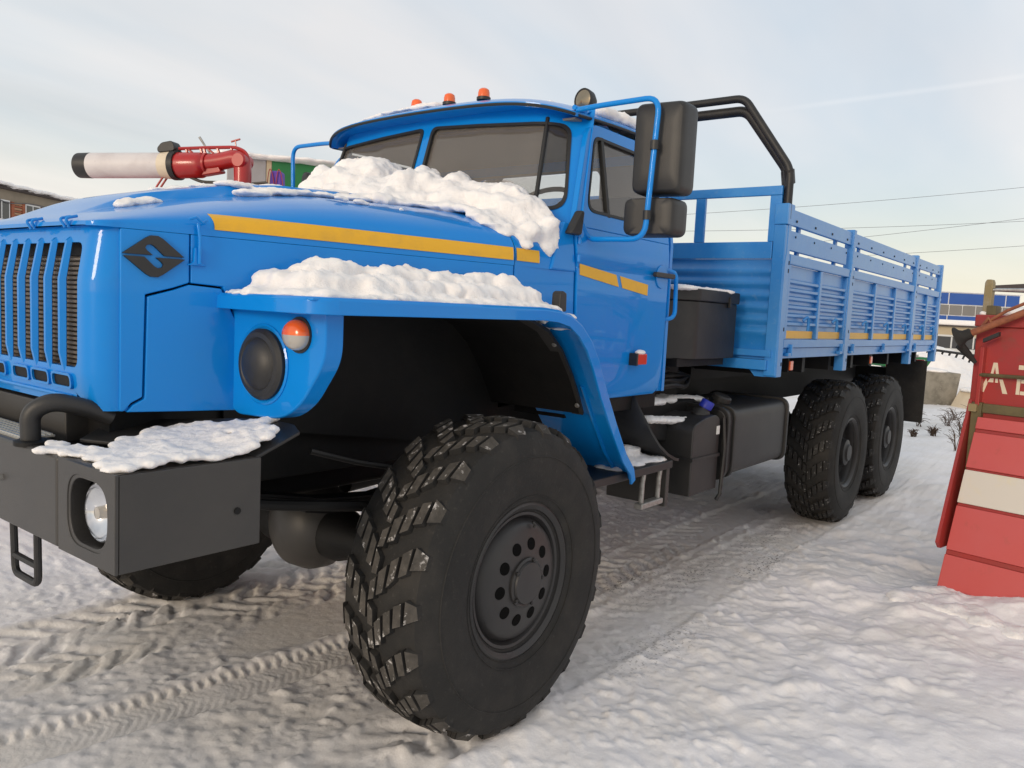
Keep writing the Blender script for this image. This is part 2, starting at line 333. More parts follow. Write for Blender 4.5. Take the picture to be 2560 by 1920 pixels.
def copy_tree(o, parent=None):
    c = o.copy(); col.objects.link(c); c.parent = parent
    for ch in o.children: copy_tree(ch, c)
    return c
def rpoly(pts, r, n=5):
    """round the corners of a polygon; r a number or a list"""
    out = []; k = len(pts)
    for i in range(k):
        p = Vector(pts[i]).to_3d(); a = Vector(pts[i-1]).to_3d(); b = Vector(pts[(i+1) % k]).to_3d()
        rr = r[i] if isinstance(r, (list, tuple)) else r
        da, db = (a-p), (b-p); la, lb = da.length, db.length; d = min(rr, la*.49, lb*.49)
        if d < 1e-5: out.append((p.x, p.y)); continue
        s_, e_ = p+da/la*d, p+db/lb*d
        for j in range(n+1):
            t = j/n; q = s_*(1-t)**2+p*2*t*(1-t)+e_*t*t; out.append((q.x, q.y))
    return out
def rrect(x0, x1, y0, y1, r, n=5): return rpoly([(x0, y0), (x1, y0), (x1, y1), (x0, y1)], r, n)
XZ = lambda y0: (lambda p, t: (p[0], y0+t, p[1]))       # polygon in x,z extruded along y
YZ = lambda x0: (lambda p, t: (x0+t, p[0], p[1]))
XY = lambda z0: (lambda p, t: (p[0], p[1], z0+t))
def curve3(pts, n=8):
    """Catmull-Rom through points"""
    P = [Vector(p) for p in pts]; out = []
    for i in range(len(P)-1):
        p0 = P[max(i-1, 0)]; p1 = P[i]; p2 = P[i+1]; p3 = P[min(i+2, len(P)-1)]
        for j in range(n):
            t = j/n; out.append(0.5*((2*p1)+(p2-p0)*t+(2*p0-5*p1+4*p2-p3)*t*t+(3*p1-p0-3*p2+p3)*t**3))
    out.append(P[-1]); return out
def bend(pts, r, n=6):
    """polyline with rounded bends"""
    P = [Vector(p) for p in pts]; out = [P[0]]
    for i in range(1, len(P)-1):
        a, p, b = P[i-1], P[i], P[i+1]; da, db = a-p, b-p; d = min(r, da.length*.49, db.length*.49)
        s_, e_ = p+da.normalized()*d, p+db.normalized()*d
        for j in range(n+1):
            t = j/n; out.append(s_*(1-t)**2+p*2*t*(1-t)+e_*t*t)
    out.append(P[-1]); return out
def smoothstep(a, b, x):
    t = np.clip((np.asarray(x, float)-a)/(b-a), 0, 1); return t*t*(3-2*t)
def vnoise(x, y, seed=0):
    x = np.asarray(x, float); y = np.asarray(y, float); xi = np.floor(x).astype(np.int64); yi = np.floor(y).astype(np.int64); fx = x-xi; fy = y-yi
    def h(i, j):
        n = (i*374761393+j*668265263+seed*982451653) & 0xffffffff
        n = ((n ^ (n >> 13))*1274126177) & 0xffffffff
        return ((n ^ (n >> 16)) & 0xffff)/65535.0
    u = fx*fx*(3-2*fx); v = fy*fy*(3-2*fy)
    return (h(xi, yi)*(1-u)+h(xi+1, yi)*u)*(1-v)+(h(xi, yi+1)*(1-u)+h(xi+1, yi+1)*u)*v
def fbm(x, y, o=4, seed=0):
    s = 0; a = .5
    for k in range(o):
        c_, s_ = math.cos(.6+1.1*k), math.sin(.6+1.1*k); f = 2.03**k
        s = s+a*(vnoise((x*c_-y*s_)*f+3.7*k, (x*s_+y*c_)*f, seed+k)-.5); a *= .5
    return s
def bumps(x, y, f, ang, seed, thr):
    """soft isolated clods"""
    c_, s_ = math.cos(ang), math.sin(ang); xr, yr = x*c_-y*s_, x*s_+y*c_
    xr = xr+.35/f*vnoise(xr*f*1.7, yr*f*1.7, seed+7); yr = yr+.35/f*vnoise(xr*f*1.9+5, yr*f*1.9, seed+8)
    return smoothstep(thr, 1.0, vnoise(xr*f, yr*f, seed))

# ------------------------------------------------------------------ ground: one trodden, driven-over snow sheet to the horizon
def lug_print(u, v, hw, P=.15):
    """imprint depth (0..1) of a block-tread tyre, u along, v across (|v|<hw)"""
    a = np.abs(v)/hw
    u = u+.09*fbm(u*8, v*9, 3, 131); v = v+.05*fbm(u*9, v*9, 3, 137); a = np.abs(v)/hw
    ph = np.mod(u/P + 1.0*a + 0.5*(v > 0), 1.0)
    row = smoothstep(.0, .12, ph)*(1-smoothstep(.50, .66, ph))
    cut = np.mod(a*3.6+0.35, 1.0); groove = smoothstep(.0, .12, cut)*(1-smoothstep(.88, 1.0, cut))
    return row*(0.35+0.65*groove)*(1-smoothstep(.93, 1.04, a))
def ground_height(x, y):
    h = 0.035*fbm(x*.35, y*.35, 3, 3) + 0.05*fbm(x*1.1, y*1.1, 4, 11)
    soft = smoothstep(-2.3, -2.8, y + .25*(x-2))                     # untouched strip towards the red box
    lift = smoothstep(.25, .9, x)*smoothstep(-1.15, -1.5, y)
    front = 1-.30*smoothstep(.6, .1, x)
    h = h + (.020*bumps(x, y, 7.5, .5, 21, .45) + .013*fbm(x*12, y*12, 3, 31))*(.55+.45*lift)*(1-.6*soft)*front
    h = h + (.010*fbm(x*36, y*36, 3, 41) + .014*bumps(x, y, 21, 1.1, 43, .55) + .009*bumps(x, y, 44, 2.0, 47, .58))*(1-.55*lift)*(1-.3*soft)*front + .035*soft
    # footprints and kicked-up clods on the right
    h = h + lift*(1-.5*soft)*(.017*bumps(x, y, 3.3, .9, 55, .48) + .014*bumps(x, y, 5.6, 2.2, 58, .55) - .026*bumps(x, y, 2.6, 1.7, 59, .60) + .008*bumps(x, y, 19, 2.9, 63, .60))
    soil_tint = np.zeros_like(x); grit = np.zeros_like(x)
    # truck wheel tracks along x
    def track(h, soil_tint, yc, hw, x0, x1, depth, seed, dirt):
        v = y-(yc+.02*np.sin(x*1.3+seed)); inside = (1-smoothstep(hw*.92, hw*1.12, np.abs(v)))*smoothstep(x0-.15, x0+.15, x)*(1-smoothstep(x1-.15, x1+.15, x))
        vary = .55+.9*vnoise(x*2.1, y*2.1, seed)
        p = lug_print(x+.03*fbm(x*5, y*5, 2, seed), v, hw)
        brk = smoothstep(.36, .62, vnoise(x*3.4+y*1.3+seed, y*4.4-x, seed+3)); hh = h*(1-.5*inside) - inside*(.010+.030*p*vary*(.25+.75*brk))*depth
        rim = np.exp(-((np.abs(v)-hw*1.12)/.035)**2)*smoothstep(x0-.1, x0+.2, x)*(1-smoothstep(x1-.2, x1+.1, x))
        hh = hh + rim*.022*vnoise(x*9, y*9, seed+5)*depth
        return hh, np.maximum(soil_tint, inside*dirt*np.clip(.25+.9*vnoise(x*3.3, y*3.3, seed+9), 0, 1))
    h, soil_tint = track(h, soil_tint, .98, .21, -9, 8, .55, 61, .75)
    h, soil_tint = track(h, soil_tint, .62, .17, -6, 1.6, .45, 67, .8)
    h, soil_tint = track(h, soil_tint, -1.02, .21, -9, -.12, .8, 71, .35)
    h, soil_tint = track(h, soil_tint, -.98, .21, .45, 9, .28, 73, .35)
    h, soil_tint = track(h, soil_tint, -.45, .17, .9, 7, .55, 79, .45)
    # narrow car track crossing in front of the near wheel
    A = np.array([-1.32, .06]); B = np.array([.45, -.22]); d = (B-A)/np.linalg.norm(B-A); nn = np.array([-d[1], d[0]])
    u = (x-A[0])*d[0]+(y-A[1])*d[1]; v = (x-A[0])*nn[0]+(y-A[1])*nn[1]
    reach = (1-smoothstep(1.55, 1.85, u))*smoothstep(-4, -3.6, u)
    hwc = .125; ins = (1-smoothstep(hwc*.94, hwc*1.03, np.abs(v)))*reach
    rib = .5+.5*np.sin(2*math.pi*(u/.036+2.2*np.abs(v)/hwc)); notch = smoothstep(.40, .55, np.mod(u/.052, 1))*smoothstep(hwc*.70, hwc*.76, np.abs(v))
    h = h*(1-.7*ins) - ins*(.022+.007*rib*vnoise(u*6, v*6, 5) - .014*notch*(v > 0))
    h = h + .030*np.exp(-((v-hwc*1.25)/.05)**2)*reach*vnoise(u*2.5, v*3, 8)
    soil_tint = np.maximum(soil_tint, ins*.55)
    # smooth packed patch between the front wheels
    e = ((x-.28)/.60)**2+((y-.24)/.22)**2; pk = (1-smoothstep(.6, 1.15, e+.3*fbm(x*4, y*4, 2, 90)))
    h = h*(1-.85*pk)-.012*pk; soil_tint = np.maximum(soil_tint, pk*.8)
    # beige tint round the front wheels, noise-broken tint under the truck
    under = smoothstep(-1.35, -1.0, y)*(1-smoothstep(1.2, 1.6, y))*smoothstep(-.9, .6, x)*(1-smoothstep(8, 9, x))
    soil_tint = np.maximum(soil_tint, under*np.clip(.28+1.5*fbm(x*1.6, y*1.6, 4, 93), 0, .85))
    near = np.exp(-(((x+.35)/.75)**2+((y+.45)/.55)**2)); soil_tint = np.maximum(soil_tint, near*np.clip(.45+1.2*fbm(x*3, y*3, 3, 95), 0, .8))
    for gx, gy, sx, sy, k in ((2.98, -1.12, .42, .10, 1.), (2.0, -.6, .5, .12, .8), (2.4, -.85, .9, .12, .6), (1.2, -1.25, .5, .15, .55), (3.6, -.9, .8, .15, .6), (.5, -.55, .4, .1, .4)):
        grit = np.maximum(grit, k*np.exp(-(((x-gx)/sx)**2+((y-gy)/sy)**2)))
    # under each tyre the snow is pressed flat
    for wx, wy in ((0, -1.03), (0, 1.03), (4.667, -1.0), (6.067, -1.0), (4.667, 1.0), (6.067, 1.0)):
        pad = .045 if (wx == 0 and wy < 0) else .0; h = h + pad*np.exp(-(((x-wx)/.75)**2+((y-wy+.1)/.55)**2)); k = np.exp(-(((x-wx)/.20)**4+((y-wy)/.25)**4)); h = h*(1-k)+k*(.006+pad)
        ridge = np.exp(-(((np.hypot((x-wx)/1.3, y-wy)-.27)/.05)**2)); h = h+ridge*.022*vnoise(x*8, y*8, 3)*(y < wy+.1)
    # drift against the red box
    drift = np.exp(-(((x-3.05)/.42)**2+((y+2.75)/.62)**2)); h = h+drift*.10*(0.7+.6*vnoise(x*3, y*3, 77))
    far = smoothstep(14, 40, np.hypot(x, y)); h = h*(1-far)+far*.0
    return h, np.clip(soil_tint, 0, 1)*.55, np.clip(grit, 0, 1)
def graded(a0, a1, step, lo, hi, g=1.16):
    c = list(np.arange(a0, a1+1e-6, step)); s = step; t = a1
    while t < hi: s *= g; t += s; c.append(t)
    s = step; t = a0; pre = []
    while t > lo: s *= g; t -= s; pre.append(t)
    return np.array(pre[::-1]+c)
def build_ground():
    xs = graded(-1.5, 3.6, .0125, -900, 900, 1.035); ys = graded(-2.9, 1.5, .0125, -900, 900, 1.045)
    X, Y = np.meshgrid(xs, ys, indexing='ij'); H, S, G = ground_height(X, Y)
    nx, ny = X.shape; me = bpy.data.meshes.new('ground')
    V = np.stack([X, Y, H], -1).reshape(-1, 3).astype(np.float32); I = np.arange(nx*ny).reshape(nx, ny)
    Q = np.stack([I[:-1, :-1], I[1:, :-1], I[1:, 1:], I[:-1, 1:]], -1).reshape(-1, 4).astype(np.int32)
    me.vertices.add(len(V)); me.vertices.foreach_set('co', V.ravel()); me.loops.add(Q.size); me.loops.foreach_set('vertex_index', Q.ravel())
    me.polygons.add(len(Q)); me.polygons.foreach_set('loop_start', np.arange(0, Q.size, 4, dtype=np.int32)); me.update(calc_edges=True)
    me.polygons.foreach_set('use_smooth', np.ones(len(Q), bool))
    for nm, A in (('soil_tint', S), ('grit', G)):
        at = me.attributes.new(nm, 'FLOAT', 'POINT'); at.data.foreach_set('value', A.ravel().astype(np.float32))
    me.materials.append(M['ground_snow']); o = bpy.data.objects.new('ground', me); col.objects.link(o); o['kind'] = 'structure'
build_ground()
def gz(x, y): return float(ground_height(np.array([[x]]), np.array([[y]]))[0][0, 0])

# ------------------------------------------------------------------ lumpy lying snow: blobs fused by a voxel remesh, roughened
ico = None
def snow_heap(name, blobs, voxel, rough, label, cut=None, tscale=.05, sub=2, cat='snow', group=None, fine=None, settle=4):
    """blobs: (x, y, z, rx, ry, rz). cut: list of (point, normal) planes that flatten the underside"""
    bm = bmesh.new()
    for (x, y, z, rx, ry, rz) in blobs:
        mt = Matrix.Translation((x, y, z)) @ Matrix.Diagonal((rx, ry, rz, 1))
        bmesh.ops.create_icosphere(bm, subdivisions=sub, radius=1, matrix=mt)
    me = bpy.data.meshes.new(name); bm.to_mesh(me); bm.free(); me.materials.append(M['snow'])
    o = bpy.data.objects.new(name, me); col.objects.link(o)
    rm = o.modifiers.new('remesh', 'REMESH'); rm.mode = 'VOXEL'; rm.voxel_size = voxel; rm.use_smooth_shade = True
    sm_ = o.modifiers.new('settle', 'SMOOTH'); sm_.iterations = settle; sm_.factor = .5
    t = bpy.data.textures.new(name, 'CLOUDS'); t.noise_scale = tscale; t.noise_depth = 4
    d = o.modifiers.new('rough', 'DISPLACE'); d.texture = t; d.strength = rough; d.mid_level = .5; d.texture_coords = 'LOCAL'
    if fine:
        t2 = bpy.data.textures.new(name, 'CLOUDS'); t2.noise_scale = fine[0]; t2.noise_depth = 3
        d2 = o.modifiers.new('fine', 'DISPLACE'); d2.texture = t2; d2.strength = fine[1]; d2.mid_level = .5; d2.texture_coords = 'LOCAL'
    tag(o, label, cat, group); return o

# ------------------------------------------------------------------ THE TRUCK (x to the rear, near side at -y)
truck = empty('truck', (0, 0, 0))
tag(truck, 'blue six wheeled bonneted flatbed truck with yellow stripes and snow on its hood', 'truck')
def hw(x): return .60+(x+1.2)*.228                      # half width of the bonnet at x
def seg(a, b): return None
# --- bonnet
def crown(x): return float(np.interp(x, [-1.275, -1.25, -1.2, -1.1, -.97, -.82, -.59, -.4, 0, .3], [1.857, 1.872, 1.892, 1.926, 1.962, 2.000, 2.050, 2.078, 2.10, 2.115]))
def bonnet_grid(xs, zseam=1.853, n=2.7, nose=True):
    G = []
    for x in xs:
        wd = hw(max(x, -1.2))
        if x < -1.2: wd = .60-.055*(1-math.sqrt(max(0, 1-((-1.2-x)/.075)**2)))
        row = []
        for k in range(97):
            a = math.pi*k/96; c, s = math.cos(a), math.sin(a)
            y = -wd*math.copysign(abs(c)**(2/1.9), c); z = zseam+(crown(x)-zseam)*abs(s)**(2/3.1)
            z += .034*float(smoothstep(.295, .262, abs(y)))*float(smoothstep(-1.20, -.95, x))
            row.append((x, y, z))
        G.append(row)
    return np.array(G)
xs = list(np.linspace(-1.2745, -1.2, 8))+list(np.linspace(-1.18, .27, 30))
G = bonnet_grid(xs)
hood = MB().sheet(G, (0, 0, -.012)).build('hood', 'blue', truck, smooth=30)
# yellow stripe on the bonnet: follows the side surface
def stripe(name, x0, x1, z0, z1, yfun, parent, skew=0.0):
    n = max(2, int((x1-x0)/.05)); G = []
    for i in range(n+1):
        t = i/n; G.append([(x0+(x1-x0)*t + skew*(1-j), yfun(x0+(x1-x0)*t, z0+(z1-z0)*j) , z0+(z1-z0)*j) for j in (0, .25, .5, .75, 1)])
    return MB().sheet(np.array(G), (0, .0015, 0)).build(name, 'yellow', parent, smooth=60)
def bonnet_side(x, z, zs=1.853, n=2.7):
    s = min(1, max(0, (z-zs)/(crown(x)-zs))); return -hw(x)*(1-s**3.1)**(1/1.9)-.0035
stripe('reflective_stripe', -.93, .262, 1.862, 1.914, bonnet_side, hood)
for sgn in (-1,):
    lt = MB(); xl = -.985; yl = -hw(xl)
    lt.tube([(xl, yl-.012, 1.875), (xl+.002, yl-.02, 1.83), (xl+.004, yl-.016, 1.75)], .006, 8)
    lt.prism([(xl-.03, 1.745), (xl+.03, 1.745), (xl+.012, 1.757), (xl+.010, 1.80), (xl-.010, 1.80), (xl-.012, 1.757)], XZ(yl-.014), 0, .012)
    lt.tube([(xl-.03, yl-.012, 1.885), (xl-.01, yl-.018, 1.893), (xl+.012, yl-.018, 1.878), (xl+.03, yl-.012, 1.888)], .005, 6)
    lt.build('hood_latch', 'blue', hood, bevel=.002)
for y in (-.44, -.20, .20, .44):
    h = MB()
    for k in (-.022, .022): h.tube(bend([(-1.258, y+k, 1.872), (-1.292, y+k*.9, 1.862), (-1.278, y+k*.6, 1.838)], .012), .0045, 6)
    h.build('hood_clip', 'blue', hood)
# --- side panels under the bonnet (both sides); the near ones have visible joints
def side_map(sgn): return lambda p, t: (p[0], sgn*(hw(p[0])-t), p[1])
for sgn in (-1, 1):
    A = [(-1.197, 1.841), (-1.003, 1.841), (-1.003, 1.690), (-1.05, 1.672), (-1.128, 1.648), (-1.134, 1.335), (-1.165, 1.318), (-1.185, 1.293), (-1.197, 1.293)]
    B = [(-.999, 1.841), (.268, 1.841), (.268, 1.64), (-.88, 1.64), (-.90, 1.684), (-.998, 1.690)]
    Cc = [(-1.003, 1.6845), (-.905, 1.678), (-.845, 1.55), (-.845, 1.283), (-1.178, 1.290), (-1.16, 1.312), (-1.128, 1.330), (-1.122, 1.642), (-1.048, 1.666)]
    pa = MB().prism(A, side_map(sgn), 0, .02).build('side_panel', 'blue', truck, bevel=.004)
    MB().prism(B, side_map(sgn), 0, .02).build('side_panel', 'blue', truck, bevel=.004)
    MB().prism(Cc, side_map(sgn), 0, .02).build('side_panel', 'blue', truck, bevel=.004)
    # maker's emblem: black lozenge with a broken S cut through it
    emx, emz = -1.108, 1.764
    ring1 = [(-.085, .0), (-.015, .058), (0, .064), (.015, .058), (.085, .0)]
    def emap(sg): return lambda p, t: (emx+p[0], sg*(hw(emx+p[0])+.001+t), emz+p[1])
    top = [(-.088, .003), (-.024, .054), (-.010, .062), (.010, .062), (.024, .054), (.085, .003), (.028, .003), (.000, .030), (-.010, .035), (-.022, .032), (-.026, .024), (-.020, .016), (-.004, .003)]
    bot = [(-.085, -.003), (.0, -.0035), (.0, -.0035), (.012, -.004)]
    em = MB().prism(top, emap(sgn), 0, .010); em.prism([(-a, -b) for a, b in top], emap(sgn), 0, .010)
    e = em.build('emblem', 'black_plastic', pa, bevel=.0015)
    e['label'] = 'black lozenge emblem with a slanted slot'
# dark box added to block light in the bay and back the joints
MB().box(-1.18, .25, -.50, .50, 1.15, 1.82).build('bay_light_blocker', 'chassis', truck)
# --- radiator shell with slots
def nose_x(z): return -1.272+max(0, z-1.685)*.16+max(0, 1.40-z)*.10
PATH = []
def nose_pt(s, z, t=0):
    """s: distance along the plan outline from the centre line, negative = near side"""
    a = abs(s); sg = -1 if s < 0 else 1
    if a <= .515: y = a; dx = 0.0; nx, ny = -1, 0
    else:
        r = .080; L = r*math.pi/2; q = min(a-.515, L)/r
        y = .515+r*math.sin(q); dx = r*(1-math.cos(q)); nx, ny = -math.cos(q), math.sin(q)
        if a-.515 > L: e_ = a-.515-L; dx += e_; y += e_*.0; nx, ny = 0, 1
    k = 1 if a < .64 else 0
    return (nose_x(z)+dx-nx*t*1.0 if False else nose_x(z)*(1 if True else 1)+dx+(-nx)*t, sg*(y-ny*t), z)
outer = [(-.655, 1.294), (-.565, 1.294), (-.555, 1.325), (-.535, 1.345), (-.50, 1.348), (-.475, 1.335), (-.46, 1.300), (.46, 1.300), (.475, 1.335), (.50, 1.348), (.535, 1.345), (.555, 1.325), (.565, 1.294), (.655, 1.294), (.655, 1.846), (-.655, 1.846)]
inner = rrect(-.492, .492, 1.418, 1.795, .03)
grille = MB().ring(outer, inner, lambda p, t: nose_pt(p[0], p[1], t), 0, .022, n=220, rad=14).build('grille', 'blue', truck, smooth=40, bevel=.004)
for i in range(-4, 5):
    y = i*.1; z = [1.405, 1.46, 1.685, 1.80, 1.812]; prot = [.001, .013, .014, .010, .001]
    G = []
    for zz, pr in zip(z, prot):
        xf_ = nose_x(zz)
        G.append([(xf_+.006, y-.010, zz), (xf_+.002, y-.015, zz), (xf_-pr, y-.006, zz), (xf_-pr, y+.006, zz), (xf_+.002, y+.015, zz), (xf_+.006, y+.010, zz)])
    MB().grid(np.array(G)).build('grille_rib', 'blue', grille, smooth=25)
for s in (-1, 1):
    for a, b in ((.035, .150), (.185, .300), (.335, .455)):
        q = MB().ring(rrect(min(s*a, s*b)-.008, max(s*a, s*b)+.008, 1.350, 1.398, .018), rrect(min(s*a, s*b), max(s*a, s*b), 1.357, 1.391, .014), lambda p, t: nose_pt(p[0], p[1], t), -.009, .004, n=40)
        q.build('slot_rim', 'blue', grille, smooth=40)
        MB().prism(rrect(min(s*a, s*b), max(s*a, s*b), 1.357, 1.391, .014), lambda p, t: nose_pt(p[0], p[1], t), -.002, .004).build('slot', 'chassis', grille)  # black plate, the shade of an open slot put into its colour
MB().tube([(nose_x(1.33)-.002, y, 1.326) for y in np.linspace(-.45, .45, 8)], .007, 8).build('grille_bead', 'blue', grille)
rad = MB()
for k in range(27):
    z = 1.36+k*.0148; rad.prism([(-1.205, z), (-1.188, z+.004), (-1.188, z+.012), (-1.205, z+.008)], XZ(-.50), 0, 1.0)
rad.box(-1.186, -1.18, -.5, .5, 1.34, 1.77)
rad.build('radiator', 'radiator', truck, smooth=0)
MB().box(-1.20, -1.10, -.52, .52, 1.76, 1.83).build('radiator_tank', 'chassis', truck)
# --- cowl between the bonnet and the windscreen
xs = list(np.linspace(.276, .72, 10)); G = []
for x in xs:
    row = []
    for k in range(41):
        a = math.pi*k/40; c, s = math.cos(a), math.sin(a); n = 2.9
        wd = float(np.interp(x, [.27, .5, .72], [.935, .95, .955])); zc = float(np.interp(x, [.27, .55, .72], [2.12, 2.09, 2.08]))
        row.append((x, -wd*math.copysign(abs(c)**(2/n), c), 1.853+(zc-1.853)*abs(s)**(2/n)))
    G.append(row)
cowl = MB().sheet(np.array(G), (0, 0, -.012)).build('cowl', 'blue', truck, smooth=35)
for s in (-1, 1):
    cs = MB().prism([(.276, 1.862), (.276, 1.672), (.45, 1.60), (.58, 1.46), (.70, 1.29), (.722, 1.24), (.690, 1.862)], lambda p, t: (p[0], s*(float(np.interp(p[0], [.27, .5, .72], [.935, .95, .955]))-t), p[1]), 0, .02).build('cowl_side', 'blue', truck, bevel=.003)
    if s < 0:
        stripe('reflective_stripe', .282, .428, 1.862, 1.914, lambda x, z: -float(np.interp(x, [.27, .5, .72], [.935, .95, .955]))*(1-((z-1.853)/.25)**2.9)**(1/2.9)-.004, cowl)
# --- cab front: windscreen frame wrapped round the corners
def wind_pt(s, z, t=0):
    a = abs(s); sg = -1 if s < 0 else 1
    S = [0, .35, .66, .72, .76, .80, .84, .90, .985]
    DX = [0, .012, .046, .060, .082, .112, .142, .170, .188]; YY = [0, .35, .66, .718, .75, .778, .806, .852, .90]
    dx = float(np.interp(a, S, DX)); y = float(np.interp(a, S, YY))*(1+.16*(2.52-z))
    x0 = .530+(z-2.05)*.315
    return (x0+dx+t, sg*(y-(t*.6 if a > .75 else 0)), z)
frame = MB()
holes = {}
for s in (-1, 1):
    outer = [(s*.0, 2.02), (s*.978, 2.02), (s*.985, 2.62), (s*.0, 2.62)]
    inner = rpoly([(s*.032, 2.115), (s*.865, 2.125), (s*.840, 2.535), (s*.032, 2.575)], [.05, .09, .06, .04], 6)
    holes[s] = inner
    frame.ring(outer, inner, lambda p, t: wind_pt(p[0], p[1], t), 0, .035, n=110, rad=6)
cab = empty('cab', (0, 0, 0), parent=truck)
frame.build('windscreen_frame', 'blue', cab, smooth=40, bevel=.004)
for s in (-1, 1):
    c = np.mean(np.array(holes[s]), 0)
    ins = [(c[0]+(p[0]-c[0])*.972, c[1]+(p[1]-c[1])*.95) for p in holes[s]]
    pan = MB().ring([(c[0]+(p[0]-c[0])*1.012, c[1]+(p[1]-c[1])*1.015) for p in holes[s]], ins, lambda p, t: wind_pt(p[0], p[1], t), -.006, .022, n=110)
    pan.build('windscreen_seal', 'seal', cab, smooth=40)
    # glass as a curved sheet clipped to the hole outline
    rows = []
    for i in range(15):
        v = i/14; z = 2.10+v*.485; r_ = []
        for j in range(31):
            u_ = .025+j/30*(.868-.020*v-.025); r_.append(wind_pt(s*u_, z, .012))
        rows.append(r_)
    # main pane up to the joint, corner pane beyond it
    Gp = np.array(rows)
    MB().sheet(Gp[:, :26], (.004, 0, 0)).build('windscreen_pane', 'windscreen', cab, smooth=40)
    MB().sheet(Gp[:, 25:], (.004, 0, 0)).build('corner_pane', 'side_glass', cab, smooth=40)
    MB().tube([wind_pt(s*.722, z, .004) for z in np.linspace(2.12, 2.565, 8)], .0105, 8).build('pane_joint', 'seal', cab)
# --- doors
def door_y(z): return -float(np.interp(z, [1.22, 1.26, 1.34, 1.55, 1.92, 2.0, 2.05, 2.56], [.925, .945, .955, .962, .965, .962, .955, .888]))
for s in (-1, 1):
    door = empty('door', (0, 0, 0), parent=truck)
    zs = [1.238, 1.25, 1.28, 1.34, 1.45, 1.6, 1.75, 1.86, 1.867, 1.874, 1.95, 2.0, 2.045, 2.05]
    G = []
    for z in zs:
        xa = float(np.interp(z, [1.238, 1.28, 1.36, 1.9, 2.05], [.76, .735, .728, .700, .668])); xb = float(np.interp(z, [1.238, 1.262, 1.30, 2.05], [1.565, 1.592, 1.602, 1.60]))
        cr_ = .004 if abs(z-1.867) < .002 else 0
        G.append([(xa+(xb-xa)*k/8, -s*(door_y(z)+cr_), z) for k in range(9)])
    MB().sheet(np.array(G), (0, -s*.03, 0)).build('door_panel', 'blue', door, smooth=40, bevel=.006)
    fm = lambda p, t: (p[0], -s*(door_y(p[1])+t), p[1])
    outer = rpoly([(.668, 2.05), (1.60, 2.05), (1.572, 2.548), (.845, 2.548)], [0, 0, .05, .09])
    inner = rpoly([(.785, 2.128), (1.515, 2.122), (1.495, 2.482), (.885, 2.492)], [.07, .04, .04, .05])
    MB().ring(outer, inner, fm, 0, .03, n=90).build('window_frame', 'blue', door, smooth=40, bevel=.005)
    c = np.mean(np.array(inner), 0); sh = lambda k, kz: [(c[0]+(p[0]-c[0])*k, c[1]+(p[1]-c[1])*kz) for p in inner]
    MB().ring(sh(1.004, 1.008), sh(.972, .935), fm, -.003, .02, n=90).build('window_seal', 'seal', door, smooth=40)
    gl = [(.79, 2.125), (1.51, 2.12), (1.49, 2.485), (.888, 2.493)]
    MB().prism([(.79, 2.125), (.978, 2.125), (.952, 2.492), (.888, 2.492)], fm, .010, .014).build('quarter_pane', 'side_glass', door, smooth=0)
    MB().prism([(.978, 2.125), (1.51, 2.12), (1.49, 2.485), (.952, 2.492)], fm, .012, .016).build('window_pane', 'side_glass', door, smooth=0)
    MB().prism([(.966, 2.12), (.990, 2.12), (.964, 2.495), (.941, 2.495)], fm, -.002, .02).build('window_divider', 'seal', door, bevel=.002)
    hy = -s*-.966
    hd = MB().prism(rrect(1.395, 1.615, 1.866, 1.892, .012), lambda p, t: (p[0], -s*(-.966-t), p[1]), .012, .034)
    hd.build('door_handle', 'black_plastic', door, bevel=.004)
    MB().lathe([(.0, .0), (.062, .0), (.060, -.004), (.0, -.004)], (1.515, s*.9665, 1.872), (0, -s, 0), 28).xf(Matrix.Identity(4)).build('handle_recess', 'blue', door)
    # yellow stripes in two slanted pieces
    sy = lambda p, t: (p[0], -s*(door_y(p[1])-.0008-t), p[1])
    MB().prism([(.722, 1.832), (1.075, 1.795), (1.045, 1.852), (.716, 1.882)], sy, 0, .002).build('reflective_stripe', 'yellow', door, smooth=0)
    MB().prism([(1.112, 1.792), (1.372, 1.766), (1.372, 1.822), (1.082, 1.849)], sy, 0, .002).build('reflective_stripe', 'yellow', door, smooth=0)
    MB().box(1.235, 1.25, *sorted((s*.955, s*1.005)), 1.405, 1.468).build('marker_base', 'black_plastic', door, bevel=.003)
    MB().box(1.25, 1.352, *sorted((s*.955, s*1.002)), 1.408, 1.466).build('marker_lamp', 'red_lens', door, bevel=.008)
    # triangular repeater at the foot of the pillar, hinges
    MB().prism([(.595, 2.005), (.690, 2.005), (.705, 2.115), (.680, 2.118)], lambda p, t: (p[0], s*(.945+t), p[1]), 0, .045).build('side_repeater', 'black_plastic', truck, bevel=.012)
    hg = MB()
    for z in (1.905, 1.985, 1.42): hg.tube([(.700, s*.968, z-.016), (.700, s*.968, z+.016)], .009, 8)
    hg.build('door_hinge', 'blue', door)
for s in (-1, 1):
    MB().prism([(.50, 1.84), (.700, 1.84), (.668, 2.055), (.60, 2.06), (.55, 1.98)], lambda p, t: (p[0], -s*(door_y(p[1])+.004+t), p[1]), 0, .07).build('pillar_base', 'blue', cab, bevel=.01)
# grab handle behind the door
for s in (-1, 1):
    MB().tube(bend([(1.612, s*.945, 1.915), (1.69, s*.965, 1.905), (1.70, s*.968, 1.66), (1.612, s*.945, 1.645)], .05), .012, 10).build('grab_handle', 'blue', cab)
